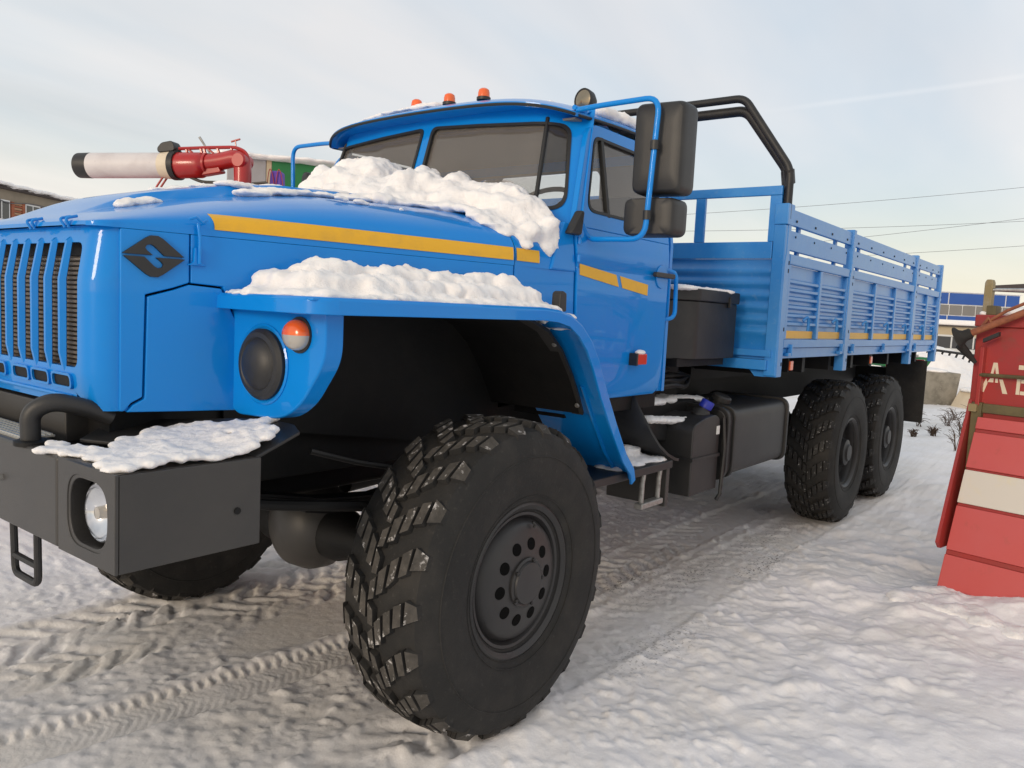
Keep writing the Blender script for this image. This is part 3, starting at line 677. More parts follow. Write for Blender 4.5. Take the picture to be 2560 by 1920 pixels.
# --- cab back, floor, roof
for s in (-1, 1):
    MB().prism([(1.606, 1.25), (1.68, 1.25), (1.68, 2.57), (1.578, 2.57), (1.606, 2.05)], lambda p, t: (p[0], s*(-door_y(p[1])-.004-t), p[1]), 0, .03).build('cab_corner', 'blue', cab, bevel=.006)
MB().ring([(-.955, 1.25), (.955, 1.25), (.955, 2.05), (.885, 2.57), (-.885, 2.57), (-.955, 2.05)], rrect(-.47, .47, 2.235, 2.49, .05), lambda p, t: (1.68-t, p[0]*.985, p[1]), 0, .03, n=90).build('cab_back', 'blue', cab, smooth=40)
MB().prism(rrect(-.46, .46, 2.245, 2.48, .04), lambda p, t: (1.662+t, p[0], p[1]), 0, .004).build('rear_pane', 'clear_glass', cab, smooth=0)
MB().ring([(-.92, 1.30), (.92, 1.30), (.92, 2.05), (.86, 2.55), (-.86, 2.55), (-.92, 2.05)], rrect(-.465, .465, 2.240, 2.485, .05), lambda p, t: (1.648-t, p[0], p[1]), 0, .006, n=90).build('rear_trim', 'grey_trim', cab, smooth=0)
MB().box(.74, 1.66, -.90, .90, 1.26, 1.30).build('cab_floor', 'interior', cab)
MB().prism([(.60, 1.5), (.66, 2.06), (.80, 2.09), (.92, 2.04), (.95, 1.9), (.85, 1.5)], XZ(-.88), 0, 1.76).build('dashboard', 'interior', cab, bevel=.01)
for y in (-.48, .30):
    st = MB(); st.prism(rpoly([(1.12, 1.70), (1.55, 1.66), (1.62, 1.72), (1.60, 1.82), (1.14, 1.82)], .03), XZ(y-.24), 0, .5); st.prism(rpoly([(1.47, 1.80), (1.60, 1.80), (1.645, 2.30), (1.57, 2.32)], .03), XZ(y-.24), 0, .5)
    st.build('seat', 'interior', cab, bevel=.02)
sw = MB(); cs_, sn_ = math.cos(R_(62)), math.sin(R_(62))
sw.tube([(1.00+.21*math.cos(a)*sn_*.75, -.50+.23*math.sin(a), 2.145+.21*math.cos(a)*cs_*1.6) for a in np.linspace(0, 2*math.pi, 33)[:-1]], .013, 8, closed=True)
sw.tube([(1.0, -.72, 2.145), (.97, -.5, 2.11), (1.0, -.28, 2.145)], .012, 8); sw.tube([(.97, -.5, 2.11), (.82, -.5, 1.98)], .03, 10)
sw.build('steering_wheel', 'black_plastic', cab)
# roof: domed sheet with a brow over the windscreen
def roof_pt(u, v):
    a = abs(v); xf_ = .598+.035*a*a+.13*a**6; xb = 1.715; x = xf_+(xb-xf_)*u
    yw = .868+.02*math.sin(math.pi*min(1, u*1.1))
    y = yw*v
    ze = (2.640-.022*a*a-.040*a**6)*(1-u)**2+(1-(1-u)**2)*2.598+.030*(1-a**4)*(1-(1-u)**2)
    dome = .112*(1-a**3.2)**.8*(1-math.exp(-u*5.5))*(1-.45*u**6)
    return (x, y, ze+dome)
us = [0, .012, .03, .05, .08, .12, .17, .25, .35, .45, .55, .65, .75, .85, .93, 1.0]; vs_ = np.sin(np.linspace(-math.pi/2, math.pi/2, 41))
G = np.array([[roof_pt(u_, v_) for v_ in vs_] for u_ in us])
roof = MB().sheet(G, (0, 0, -.02)).build('roof', 'blue', cab, smooth=40)
MB().prism([(-.85, 2.50), (.85, 2.50), (.85, 2.60), (-.85, 2.60)], lambda p, t: (1.69-t, p[0], p[1]), 0, .05).build('roof_header', 'blue', cab)
MB().tube([Vector(roof_pt(0, v_))+Vector((.002, 0, -.012)) for v_ in vs_[1:-1]], .008, 8).build('roof_gutter', 'seal', roof)
for s in (-1, 1):
    MB().tube([Vector(roof_pt(u_, s*1.0))+Vector((0, 0, -.014)) for u_ in np.linspace(.02, 1, 12)], .008, 8).build('roof_gutter', 'seal', roof)
MB().sheet(np.array([[(.80+(1.66-.80)*i/4, -.84+1.68*j/4, 2.555) for j in range(5)] for i in range(5)]), (0, 0, .01)).build('headliner', 'grey_trim', cab)
# band between brow and glass
MB().sheet(np.array([[Vector(wind_pt(a, 2.615, .01)) for a in np.linspace(-.975, .975, 41)], [Vector(roof_pt(.03, v_))+Vector((.01, 0, -.018)) for v_ in np.linspace(-.99, .99, 41)]]), (.01, 0, 0)).build('brow_band', 'blue', cab, smooth=40)
for y in (.20, -.04, -.275):
    rl = empty('roof_lamp', (.80, y, roof_pt(.175, y/.88)[2]+.004), parent=truck)
    MB().lathe([(.0, 0), (.036, 0), (.036, .014), (.030, .017), (0, .017)], (0, 0, 0), (0, 0, 1), 24).build('lamp_base', 'black_plastic', rl)
    MB().lathe([(.031, .014), (.030, .038), (.026, .052), (.017, .059), (0, .061)], (0, 0, 0), (0, 0, 1), 24).build('lamp_lens', 'amber', rl)
sp = empty('spot_lamp', (1.15, -.665, 2.665), rz=R_(172), parent=truck)
MB().lathe([(.0, -.055), (.030, -.05), (.052, -.015), (.058, .02), (.058, .028), (.050, .028)], (0, 0, .075), (1, 0, 0), 24, caps=False).build('lamp_shell', 'black_metal', sp)
MB().lathe([(.051, .026), (.03, .034), (0, .037)], (0, 0, .075), (1, 0, 0), 24, caps=False).build('lamp_lens', 'bronze', sp)
MB().tube([(0, 0, -.02), (0, 0, .03)], .016, 8).build('lamp_foot', 'black_metal', sp)
# --- mirrors on bent tube arms
for s in (-1, 1):
    mr = empty('mirror', (0, 0, 0), parent=truck)
    arm = bend([(.78, s*.86, 2.590), (.80, s*.98, 2.602), (.80, s*1.275, 2.605), (.795, s*1.245, 1.995), (.78, s*.96, 1.998), (.74, s*.945, 2.075)], .07)
    MB().tube(arm, .0125, 12).build('mirror_arm', 'blue', mr)
    MB().tube([(.765, s*.855, 2.60), (.86, s*.855, 2.60)], .012, 8).build('arm_clamp', 'blue', mr)
    def shell(y0, y1, z0, z1, name, dep, slant):
        out = MB(); rings = []
        for (tx, k) in ((.075, .95), (.062, .99), (.03, 1.0), (-.025, .995), (-.048*dep, .98), (-.060*dep, .945), (-.0655*dep, .89), (-.067*dep, .5), (-.067*dep, .02)):
            cy, cz = (y0+y1)/2, (z0+z1)/2; hy_, hz_ = (y1-y0)/2*k, (z1-z0)/2*(k if k > .9 else k*1.02)
            rings.append([(.905+tx+slant*(p[0]-cy), s*p[0], p[1]) for p in rrect(cy-hy_, cy+hy_, cz-hz_, cz+hz_, .036*k, 5)])
        out.grid(np.array(rings), cv=True); return out.build(name, 'black_plastic', mr, smooth=50)
    if s > 0:                                            # folded edge-on on the far side
        shell(1.215, 1.285, 2.03, 2.465, 'mirror_shell', .5, .12); continue
    shell(1.140, 1.372, 2.200, 2.600, 'mirror_shell', 1.0, .12); shell(1.108, 1.350, 2.018, 2.185, 'mirror_shell', 1.0, .12)
    MB().prism(rrect(1.155, 1.357, 2.215, 2.585, .03), lambda p, t: (.981+t+.12*(p[0]-1.256), s*p[0], p[1]), 0, .004).build('mirror_glass', 'reflector', mr, smooth=0)
    MB().prism(rrect(1.123, 1.335, 2.03, 2.172, .03), lambda p, t: (.981+t+.12*(p[0]-1.229), s*p[0], p[1]), 0, .004).build('mirror_glass', 'reflector', mr, smooth=0)
    for z in (2.40, 2.10): MB().lathe([(.019, -.02), (.019, .02)], (.797, s*(1.245+.03*(z-1.995)/.6), z), (0, 0, 1), 14).build('arm_bracket', 'black_plastic', mr)
# --- front fenders
FP = [(-.955, 1.662), (-.6, 1.664), (-.2, 1.666), (.12, 1.668), (.22, 1.662), (.31, 1.645), (.40, 1.607), (.485, 1.545), (.56, 1.465), (.65, 1.335), (.78, 1.165), (.92, 1.01), (1.03, .925), (1.06, .862)]
def fy(x): return float(np.interp(x, [-.96, -.9, .3, .5, .78, 1.0, 1.1], [1.19, 1.205, 1.205, 1.195, 1.17, 1.14, 1.125]))
def fin(x): return float(np.interp(x, [-.96, -.9, .27, .35, .6, 1.1], [.64, .652, .925, .80, .74, .72]))
for s in (-1, 1):
    fen = empty('fender', (0, 0, 0), parent=truck)
    G = np.array([[(x+(0.05*(1-k) if x < -.9 else 0), s*(fin(x)+(fy(x)-fin(x))*k), z) for k in np.linspace(0, 1, 7)] for x, z in FP])
    off = []
    for i in range(len(FP)):
        a = np.array(FP[max(i-1, 0)]); b = np.array(FP[min(i+1, len(FP)-1)]); t = (b-a)/np.linalg.norm(b-a); off.append((t[1]*.008, 0, -t[0]*.008))
    off = np.array(off)[:, None, :]
    MB().sheet(G, off).build('fender_top', 'blue', fen, smooth=40, bevel=.003)
    # flange: front edge, rounded corner, outer edge
    top = [(-.905, s*.645, 1.662), (-.935, s*.90, 1.662)] + [(-.955+.075*(1-math.cos(a)), s*(1.13+.075*math.sin(a)), 1.662) for a in np.linspace(0, math.pi/2, 7)] + [(x, s*fy(x), z) for x, z in FP[1:]]
    Gf = []
    for i, p in enumerate(top):
        a = Vector(top[max(i-1, 0)]); b = Vector(top[min(i+1, len(top)-1)]); t = (b-a).normalized()
        nrm = Vector((t.z, 0, -t.x)) if p[0] > -.87 else Vector((0, 0, -1))
        hgt = float(np.interp(p[0], [-.9, .3, .6, 1.06], [.050, .050, .066, .050])); outw = Vector((-t.y*s*-1, 0, 0))
        o3 = Vector(p)+Vector((0, 0, .004))
        flare = (Vector((-.012, 0, 0)) if i < 2 else Vector((-.008, s*.008, 0)) if p[0] < -.88 else Vector((0, s*.010, 0)))
        Gf.append([o3, o3+nrm*.010+flare*.9, o3+nrm*hgt+flare])
    inw = np.array([[(.012, 0, 0)]*3 if i < 2 else [(.008, -s*.008, 0)]*3 if top[i][0] < -.88 else [(0, -s*.014, 0)]*3 for i in range(len(top))])
    MB().sheet(np.array([[tuple(q) for q in r] for r in Gf]), inw).build('fender_flange', 'blue', fen, smooth=50, bevel=.003)
    # strengthening crease on the rear slope
    MB().tube([(x-.012, s*(fy(x)-.115), z) for x, z in FP[9:]], .010, 8).build('fender_crease', 'blue', fen)
    # front panel with headlamp blank and turn lamp
    pan = rpoly([(.655, 1.648), (1.135, 1.648), (1.135, 1.478), (1.025, 1.335), (.935, 1.283), (.70, 1.273), (.655, 1.30)], [.01, .01, .05, .06, .05, .03, .02])
    fp = MB().prism(pan, lambda p, t: (-.862+t, s*p[0], p[1]), 0, .07).build('front_panel', 'blue', fen, bevel=.016, seg=3)
    rimp = rpoly([(.685, 1.62), (1.085, 1.62), (1.085, 1.49), (.995, 1.36), (.92, 1.315), (.72, 1.305), (.685, 1.32)], .02)
    MB().lathe([(.112, .0), (.112, .014), (.100, .026), (.086, .028), (.080, .024), (.074, .030), (.06, .042), (.035, .050), (0, .052)], (-.860, s*.838, 1.448), (-1, 0, 0), 44).build('headlamp_cover', 'black_plastic', fen)
    MB().tube([(-.862, s*.838+.122*math.cos(a), 1.448+.122*math.sin(a)) for a in np.linspace(0, 2*math.pi, 41)[:-1]], .007, 6, closed=True).build('cover_bead', 'blue', fen)
    for (a0, a1, mt, nm) in ((-math.pi/2, math.pi/2, 'amber', 'amber_lens'), (math.pi/2, 3*math.pi/2, 'clear_lens', 'clear_lens')):
        L_ = MB().lathe([(.050, .0), (.052, .011), (.049, .026), (.039, .037), (.020, .043), (0, .044)], (-.863, s*1.018, 1.550), (-1, 0, 0), 24, a0, a1, caps=False)
        L_.v = [(x, y, 1.550+(z-1.550)*.90) for x, y, z in L_.v]
        L_.build(nm, mt, fen, smooth=40)
    MB().lathe([(.055, 0), (.055, .006), (.0, .006)], (-.862, s*1.018, 1.550), (-1, 0, 0), 24).build('lens_base', 'black_plastic', fen)
    # arch liner and inner wall
    LP = [(-.83, 1.60), (-.5, 1.640), (0, 1.640), (.2, 1.630), (.36, 1.575), (.47, 1.49), (.56, 1.38), (.63, 1.27), (.665, 1.205)]
    G = np.array([[(x, s*(.50+.54*k), z) for k in np.linspace(0, 1, 5)] for x, z in LP])
    MB().sheet(G, (.004, 0, .008)).build('arch_liner', 'chassis', fen, smooth=40)
    MB().prism([(-.80, 1.64), (.55, 1.64), (.72, 1.2), (.72, .98), (-.80, 1.20)], lambda p, t: (p[0], s*(.515+t), p[1]), 0, .01).build('inner_wall', 'chassis', fen, smooth=0)
    G = np.array([[(x+.004, s*(1.0+.06*k), z-.004) for k in np.linspace(0, 1, 3)] for x, z in LP[3:]])
    MB().sheet(G, (.006, 0, .012)).build('liner_flap', 'black_plastic', fen, smooth=40)
    for x, z in ((.645, 1.245), (.44, 1.52)): MB().lathe([(0, .008), (.010, .006), (.012, 0)], (x-.006, s*1.045, z), (-.8, 0, -.5), 10).build('liner_bolt', 'zinc', fen)
    MB().prism(rpoly([(.315, 1.66), (.365, 1.66), (.362, 1.735), (.335, 1.745), (.318, 1.735)], .008), lambda p, t: (p[0], s*(1.10+t), p[1]), 0, .045).build('fender_lamp', 'black_plastic', fen, bevel=.008)
# --- bumper
bmp = empty('bumper', (0, 0, 0), parent=truck)
BX, BR, BZ0, BZ1, BY = -1.43, -1.012, .950, 1.203, 1.052
MB().box(BX, BX+.10, -.732, .732, BZ0, BZ1).build('bumper_beam', 'bumper_black', bmp, bevel=.012, seg=3)
for s in (-1, 1):
    sy = lambda p, t: (BX+.001+t, s*p[0], p[1])
    MB().ring([(.735, BZ0), (BY, BZ0), (BY, BZ1), (.735, BZ1)], rpoly([(.79, .985), (1.012, .985), (1.012, 1.175), (.79, 1.175)], [.075]*4, 8), sy, 0, .010, n=90).build('end_face', 'bumper_black', bmp, smooth=40, bevel=.003)
    MB().ring(rpoly([(.782, .978), (1.018, .978), (1.018, 1.182), (.782, 1.182)], [.085]*4, 8), rpoly([(.800, .994), (1.004, .994), (1.004, 1.166), (.800, 1.166)], [.075]*4, 8), lambda p, t: (BX+.004+t*(1.0), s*p[0], p[1]), 0, .05, n=72).build('lamp_recess', 'bumper_black', bmp, smooth=40, bevel=.003)
    MB().box(BX+.012, BR, *sorted((s*(BY-.008), s*BY)), BZ0, BZ1-.002).build('end_side', 'bumper_black', bmp, bevel=.003)
    MB().box(BX+.012, BR-.002, *sorted((s*.735, s*(BY-.009))), BZ1-.010, BZ1-.001).build('end_top', 'bumper_black', bmp)
    MB().box(BX+.012, BR-.15, *sorted((s*.735, s*(BY-.009))), BZ0+.001, BZ0+.009).build('end_bottom', 'bumper_black', bmp)
    MB().box(-1.33, -1.31, *sorted((s*.74, s*1.04)), BZ0+.01, BZ1-.012).build('lamp_backing', 'chassis', bmp)
    MB().lathe([(.010, 0), (.010, .004), (0, .004)], (-1.088, s*BY, 1.058), (0, s, 0), 14).build('side_hole', 'chassis', bmp)
    hl = empty('headlamp', (-1.388, s*.925, 1.083), parent=bmp)
    MB().lathe([(.0, -.03), (.05, -.02), (.074, .012), (.078, .020), (.074, .022), (.070, .012), (.045, -.012), (0, -.02)], (0, 0, 0), (-1, 0, 0), 40).build('lamp_bowl', 'reflector', hl)
    MB().lathe([(.073, .018), (.060, .030), (.035, .040), (0, .044)], (0, 0, 0), (-1, 0, 0), 40, caps=False).build('lamp_lens', 'clear_glass', hl)
    MB().lathe([(.0, .0), (.018, .0), (.016, .026), (0, .03)], (0, 0, 0), (-1, 0, 0), 20).build('lamp_bulb', 'clear_lens', hl)
    for (dy, dz) in ((-.075, .055), (-.078, -.035), (-.03, -.07)): MB().lathe([(.009, 0), (.009, .008), (0, .010)], (-1.331, s*(.905+dy), 1.083+dz), (-1, 0, 0), 10).build('lamp_screw', 'zinc', bmp)
    # sloping deck behind the bumper end
    dk = [(-1.27, .50, 1.204), (-1.02, 1.04, 1.204), (-.855, 1.02, 1.258), (-.83, .96, 1.270), (-.82, .80, 1.270), (-1.10, .36, 1.235)]
    MB().add([(x, s*y, z) for x, y, z in dk]+[(x, s*y, z-.012) for x, y, z in dk], [(0, 1, 2, 3, 4, 5), (11, 10, 9, 8, 7, 6)]+[(i, 6+i, 6+(i+1) % 6, (i+1) % 6) for i in range(6)]).build('bumper_deck', 'black_plastic', bmp, bevel=.004)
    # tow horn
    MB().tube(bend([(-1.40, s*.49, 1.19), (-1.405, s*.495, 1.295), (-1.36, s*.53, 1.328), (-1.27, s*.545, 1.305), (-1.20, s*.55, 1.27)], .06), .027, 14).build('tow_hook', 'black_plastic', truck)
    MB().lathe([(.05, 0), (.05, .012), (.04, .016)], (-1.395, s*.49, 1.198), (0, 0, 1), 24).build('hook_base', 'chassis', bmp)
    MB().lathe([(.010, 0), (.010, .010), (0, .013)], (BX, s*.36, 1.085), (-1, 0, 0), 10).build('bolt', 'zinc', bmp)
    # hanging foot loop
    MB().tube(bend([(-1.40, s*.36, .955), (-1.40, s*.372, .79), (-1.40, s*.535, .79), (-1.40, s*.53, .955)], .03), .011, 10).build('foot_loop', 'black_metal', truck)
    MB().tube([(-1.40, s*.37, .845), (-1.40, s*.533, .845)], .010, 8).build('foot_rung', 'black_metal', truck)
tp = MB().box(-1.405, -1.305, -.42, .42, BZ1, BZ1+.006)
for k in range(6): tp.box(-1.400+k*.017, -1.394+k*.017, -.415, .415, BZ1+.006, BZ1+.010)
tp.build('tread_plate', 'aluminium', bmp)
MB().box(-1.25, -1.10, -.36, .36, 1.17, 1.285).build('crossmember', 'bumper_black', truck, bevel=.006)
ob = MB(); ob.box(-1.33, -1.02, -1.0, 1.0, 1.0, 1.17); ob.build('bumper_core', 'chassis', truck)
# --- chassis, axles, springs
for s in (-1, 1):
    MB().prism([(-1.05, 1.16), (-1.05, .99), (-.8, .97), (7.5, .97), (7.5, 1.22), (1.5, 1.22), (.8, 1.16)], XZ(s*.42-.035), 0, .07).build('chassis_rail', 'chassis', truck, bevel=.006)
    sp_ = [(-.82, 1.0), (-.62, .93), (-.3, .86), (0, .83), (.3, .86), (.62, .95), (.82, 1.03)]
    lf = MB()
    for k in range(5):
        q = [(x*(1-.13*k), z-.014*k*1.0) for x, z in sp_]; q = [(x, float(np.interp(x, [a for a, b in sp_], [b for a, b in sp_]))-.013*k) for x, _ in q]
        lf.sheet(np.array([[(x, s*.42-.045, z), (x, s*.42+.045, z)] for x, z in q]), (0, 0, -.010))
    lf.build('leaf_spring', 'chassis', truck)
    MB().prism(rpoly([(-.98, 1.10), (-.90, 1.18), (-.80, 1.12), (-.74, .98), (-.80, .95), (-.95, .98)], .02), XZ(s*.50-.05), 0, .10).build('spring_bracket', 'chassis', truck, bevel=.006)
    MB().ring(rpoly([(-.96, 1.085), (-.905, 1.165), (-.86, 1.15), (-.84, 1.085)], .02), [(-.905+.018*math.cos(a), 1.118+.024*math.sin(a)) for a in np.linspace(0, 6.283, 13)[:-1]], XZ(s*.62), 0, .012, n=30).build('shackle_plate', 'black_plastic', truck)
MB().tube(curve3([(-1.0, -.52, .985), (-.7, -.62, .93), (-.40, -.75, .90), (-.08, -.86, .86)]), .020, 10).build('track_rod', 'chassis', truck)
MB().tube(curve3([(-.5, -.62, 1.10), (-.3, -.66, 1.04), (-.12, -.74, 1.00), (-.02, -.80, .95)]), .012, 8).build('brake_hose', 'black_metal', truck)
MB().tube(curve3([(-.14, -.84, .985), (-.03, -.83, 1.01), (.03, -.80, .97)]), .010, 8).build('air_pipe', 'steel', truck)
def axle(x, name):
    ax = empty(name, (x, 0, .602), parent=truck)
    MB().lathe([(.062, -.84), (.075, -.7), (.085, -.35), (.12, -.24), (.12, .24), (.085, .35), (.075, .7), (.062, .84)], (0, 0, 0), (0, 1, 0), 28).build('axle_tube', 'chassis', ax)
    MB().lathe([(.0, -.185), (.09, -.18), (.165, -.13), (.205, -.05), (.21, .03), (.18, .10), (.10, .15), (0, .16)], (0, -.02, .01), (1, 0, 0), 32).build('differential', 'bumper_black', ax)
    for s in (-1, 1): MB().lathe([(.10, 0), (.135, .03), (.15, .08), (.15, .14), (.12, .17), (0, .17)], (0, s*.66, 0), (0, s, 0), 28).build('hub_housing', 'chassis', ax)
    return ax
WX = [0.0, 4.667, 6.067]
for i, x in enumerate(WX): axle(x, 'axle')
MB().tube([(.2, 0, .78), (1.6, 0, .86), (3.2, 0, .86), (6.0, 0, .80)], .055, 14).build('prop_shaft', 'chassis', truck)
MB().box(-.75, .85, -.36, .40, .86, 1.18).build('underbody_blocker', 'chassis', truck, bevel=.03)  # dark box added to cover the sunlit ground showing under the engine
MB().box(.9, 1.9, -.32, .32, .80, 1.15).build('gearbox', 'chassis', truck, bevel=.03)
# --- wheels
TR, TW = .607, .406
def tyre_mesh(seed, frost):
    b = MB(); h = TW/2
    prof = [(.270, -.155), (.300, -.172), (.345, -.196), (.420, -.212), (.480, -.213), (.535, -.205), (.572, -.192), (.598, -.178), (.610, -.140), (.616, -.07), (.618, 0)]
    prof = prof+[(r, -y) for r, y in prof[-2::-1]]
    b.lathe(prof, (0, 0, 0), (0, 1, 0), 84, caps=False)
    # raised shoulder bead rings
    for rr in (.505, .345, .318):
        for s in (-1, 1):
            yb = float(np.interp(rr, [.27, .30, .345, .42, .48, .535], [.155, .172, .196, .212, .213, .205]))
            b.tube([(rr*math.cos(a), s*yb, rr*math.sin(a)) for a in np.linspace(0, 2*math.pi, 73)[:-1]], .0035, 5, closed=True)
    nb = len(b.f)
    rnd = random.Random(seed); rows = 22
    def surf(yy): return float(np.interp(abs(yy), [0, .07, .14, .178, .192, .206], [.618, .616, .610, .598, .572, .535]))
    def hgt(yy): return float(np.interp(abs(yy), [0, .15, .185, .206], [.024, .024, .022, .010]))
    # blocks of one half row, from the shoulder to the middle: (y0, y1, phase0, phase1, length)
    blocks = [(.190, .152, .06, -.02, .34, .52), (.144, .108, .02, .14, .54, .52), (.099, .064, .20, .34, .54, .56), (.055, .022, .44, .60, .58, .50), (.014, -.014, .72, .86, .46, .36)]
    for s in (-1, 1):
        for k in range(rows):
            for (ya, yb, pa, pb, la, lb) in blocks:
                base = k+(.5 if s > 0 else 0); st = 2*math.pi/rows
                jit = lambda q: q+rnd.uniform(-.03, .03)
                sk = .06
                P = [(ya, pa), (yb, pb), (yb, pb+lb), (ya, pa+la)]
                cy_ = sum(p[0] for p in P)/4; cp = sum(p[1] for p in P)/4
                lo = []; hi = []
                for (yy, ph) in P:
                    ph = jit(ph); yy = yy+rnd.uniform(-.0025, .0025)
                    a = (base+ph)*st; r = surf(yy); lo.append(((r-.006)*math.cos(a), s*yy, (r-.006)*math.sin(a)))
                    y2 = yy+(cy_-yy)*.12; a2 = (base+ph+(cp-ph)*.12)*st; r2_ = surf(y2)+hgt(yy)
                    hi.append((r2_*math.cos(a2), s*y2, r2_*math.sin(a2)))
                b.add(lo+hi, [(4, 5, 6, 7), (0, 1, 5, 4), (1, 2, 6, 5), (2, 3, 7, 6), (3, 0, 4, 7)])
    o = b.build('tyre', 'rubber', None, smooth=28)
    o.data.materials.append(M['rubber_frost' if frost else 'rubber_lug'])
    idx = np.zeros(len(o.data.polygons), np.int32); idx[nb::5] = 1; o.data.polygons.foreach_set('material_index', idx)
    return o
def front_rim(parent):
    """outer face towards -y; disc bulges outwards"""
    MB().lathe([(.262, .10), (.262, -.120), (.275, -.150), (.300, -.166), (.312, -.172), (.315, -.182), (.306, -.186), (.298, -.180), (.288, -.172), (.284, -.158), (.278, -.156), (.274, -.162), (.262, -.160), (.256, -.150), (.250, -.140), (.246, -.146), (.236, -.166), (.225, -.176), (.20, -.184), (.125, -.198), (.100, -.200)], (0, 0, 0), (0, 1, 0), 64, caps=False).build('rim', 'rim', parent, smooth=30)
    MB().lathe([(.100, -.198), (.100, -.208), (.092, -.214), (.086, -.212), (.082, -.220), (.0, -.222)], (0, 0, 0), (0, 1, 0), 40, caps=False).build('hub_cap', 'rim', parent, smooth=30)
    for k in range(10):
        a = 2*math.pi*(k+.3)/10; c = Vector((.152*math.cos(a), -.1932, .152*math.sin(a)))
        MB().lathe([(.0255, -.002), (.0245, .0022), (.0, .0022)], c, (.185*math.cos(a), -.98, .185*math.sin(a)), 20, caps=False)  .build('hole_shade_disc', 'hole_black', parent, smooth=30)  # black disc, shade inside the hole put into its colour
    for k in range(5):
        a = 2*math.pi*(k+.1)/5; MB().lathe([(.0085, 0), (.0085, .009), (.004, .011), (0, .011)], (.093*math.cos(a), -.211, .093*math.sin(a)), (0, -1, 0), 8).build('hub_bolt', 'black_metal', parent, smooth=30)
    MB().tube([(.02, -.186, .236), (.03, -.194, .228), (.028, -.190, .215)], .006, 8).build('valve', 'black_metal', parent)
def rear_rim(parent):
    """deep dished rim with a stepped hub"""
    MB().lathe([(.262, .10), (.262, -.120), (.275, -.150), (.300, -.166), (.312, -.172), (.315, -.182), (.306, -.186), (.296, -.178), (.284, -.160), (.268, -.10), (.255, -.06), (.235, -.045), (.20, -.05), (.16, -.055), (.15, -.055)], (0, 0, 0), (0, 1, 0), 56, caps=False).build('rim', 'rim', parent, smooth=30)
    MB().lathe([(.155, -.05), (.15, -.10), (.125, -.115), (.115, -.165), (.08, -.175), (.07, -.19), (0, -.192)], (0, 0, 0), (0, 1, 0), 36, caps=False).build('hub', 'black_metal', parent, smooth=30)
    for k in range(10):
        a = 2*math.pi*k/10; MB().lathe([(.013, 0), (.013, .022), (.006, .026), (0, .026)], (.185*math.cos(a), -.052, .185*math.sin(a)), (0, -1, 0), 6).build('wheel_nut', 'zinc', parent, smooth=30)
fw_ = empty('wheel', (0, -1.082, .642), parent=truck); fw_.scale = (.945, .945, .945)
t0 = tyre_mesh(1, False); t0.parent = fw_; front_rim(fw_); fw_.rotation_euler = (0, R_(7), 0)
rw_ = empty('wheel', (WX[1], -1.01, .600), parent=truck); rw_.scale = (.945, .945, .945); rw_['label'] = 'frost speckled rear wheel with deep dished rim'
t1 = tyre_mesh(2, True); t1.parent = rw_; rear_rim(rw_)
c = copy_tree(fw_, truck); c.location = (0, 1.06, .600); c.rotation_euler = (0, R_(23), math.pi)
for k, (x, s) in enumerate(((WX[2], -1), (WX[1], 1), (WX[2], 1))):
    c = copy_tree(rw_, truck); c.location = (x, s*1.01, .600); c.rotation_euler = (0, R_(31*k+11), 0 if s < 0 else math.pi)
# --- step below the door
for s in (-1, 1):
    stp = empty('step', (0, 0, 0), parent=truck)
    MB().box(.72, 1.53, *sorted((s*.70, s*1.10)), .855, .898).build('step_box', 'black_plastic', stp, bevel=.006)
    MB().box(1.492, 1.53, *sorted((s*.72, s*1.085)), .645, .856).build('step_plate', 'bumper_black', stp, bevel=.004)
    MB().box(.80, 1.49, *sorted((s*.70, s*.715)), .70, .856).build('step_back', 'chassis', stp)
    for x in (1.285, 1.465): MB().tube([(x, s*1.06, .858), (x-.012, s*1.06, .80), (x-.014, s*1.06, .695)], .013, 10).build('step_hanger', 'zinc', stp)
    MB().box(1.24, 1.475, *sorted((s*1.035, s*1.085)), .668, .700).build('rung', 'zinc', stp, bevel=.008)
    G = np.array([[(x, s*y, z) for y in np.linspace(.70, yo, 4)] for x, z, yo in ((1.405, 1.25, .90), (1.40, 1.19, .94), (1.40, 1.11, .995), (1.415, 1.045, 1.03), (1.445, .985, 1.06), (1.50, .935, 1.085), (1.565, .905, 1.10), (1.60, .899, 1.10))])
    MB().sheet(G, (-.006, 0, -.014)).build('splash_guard', 'black_plastic', stp, smooth=40)
    MB().box(.76, 1.66, *sorted((s*.60, s*.90)), 1.16, 1.25).build('sill', 'chassis', stp)
# --- tanks
tk = empty('fuel_tank', (0, 0, 0), parent=truck)
tp_ = rpoly([(-1.105, .70), (-.52, .70), (-.52, 1.125), (-1.105, 1.125)], .075, 7)
MB().prism(tp_, lambda p, t: (2.20+t, p[0], p[1]), 0, 1.12).build('tank_body', 'black_plastic', tk, smooth=40, bevel=.012, seg=3)
for x in (2.20, 2.30, 3.24): MB().ring(rpoly([(-1.120, .688), (-.51, .688), (-.51, 1.14), (-1.120, 1.14)], .082, 7), rpoly([(-1.10, .705), (-.53, .705), (-.53, 1.12), (-1.10, 1.12)], .072, 7), lambda p, t: (x+t, p[0], p[1]), 0, .032, n=60).build('tank_strap', 'black_metal', tk, smooth=40, bevel=.004)
MB().lathe([(.045, 0), (.045, .04), (.06, .042), (.06, .07), (.05, .078), (0, .08)], (2.43, -.95, 1.115), (0, -.35, 1), 24).build('tank_cap', 'black_plastic', tk)
MB().tube([(2.17, -1.10, 1.08), (2.165, -1.12, .9), (2.165, -1.11, .62), (2.14, -1.10, .585)], .012, 8).build('strap_bolt', 'black_metal', tk)
dt = empty('urea_tank', (0, 0, 0), parent=truck)
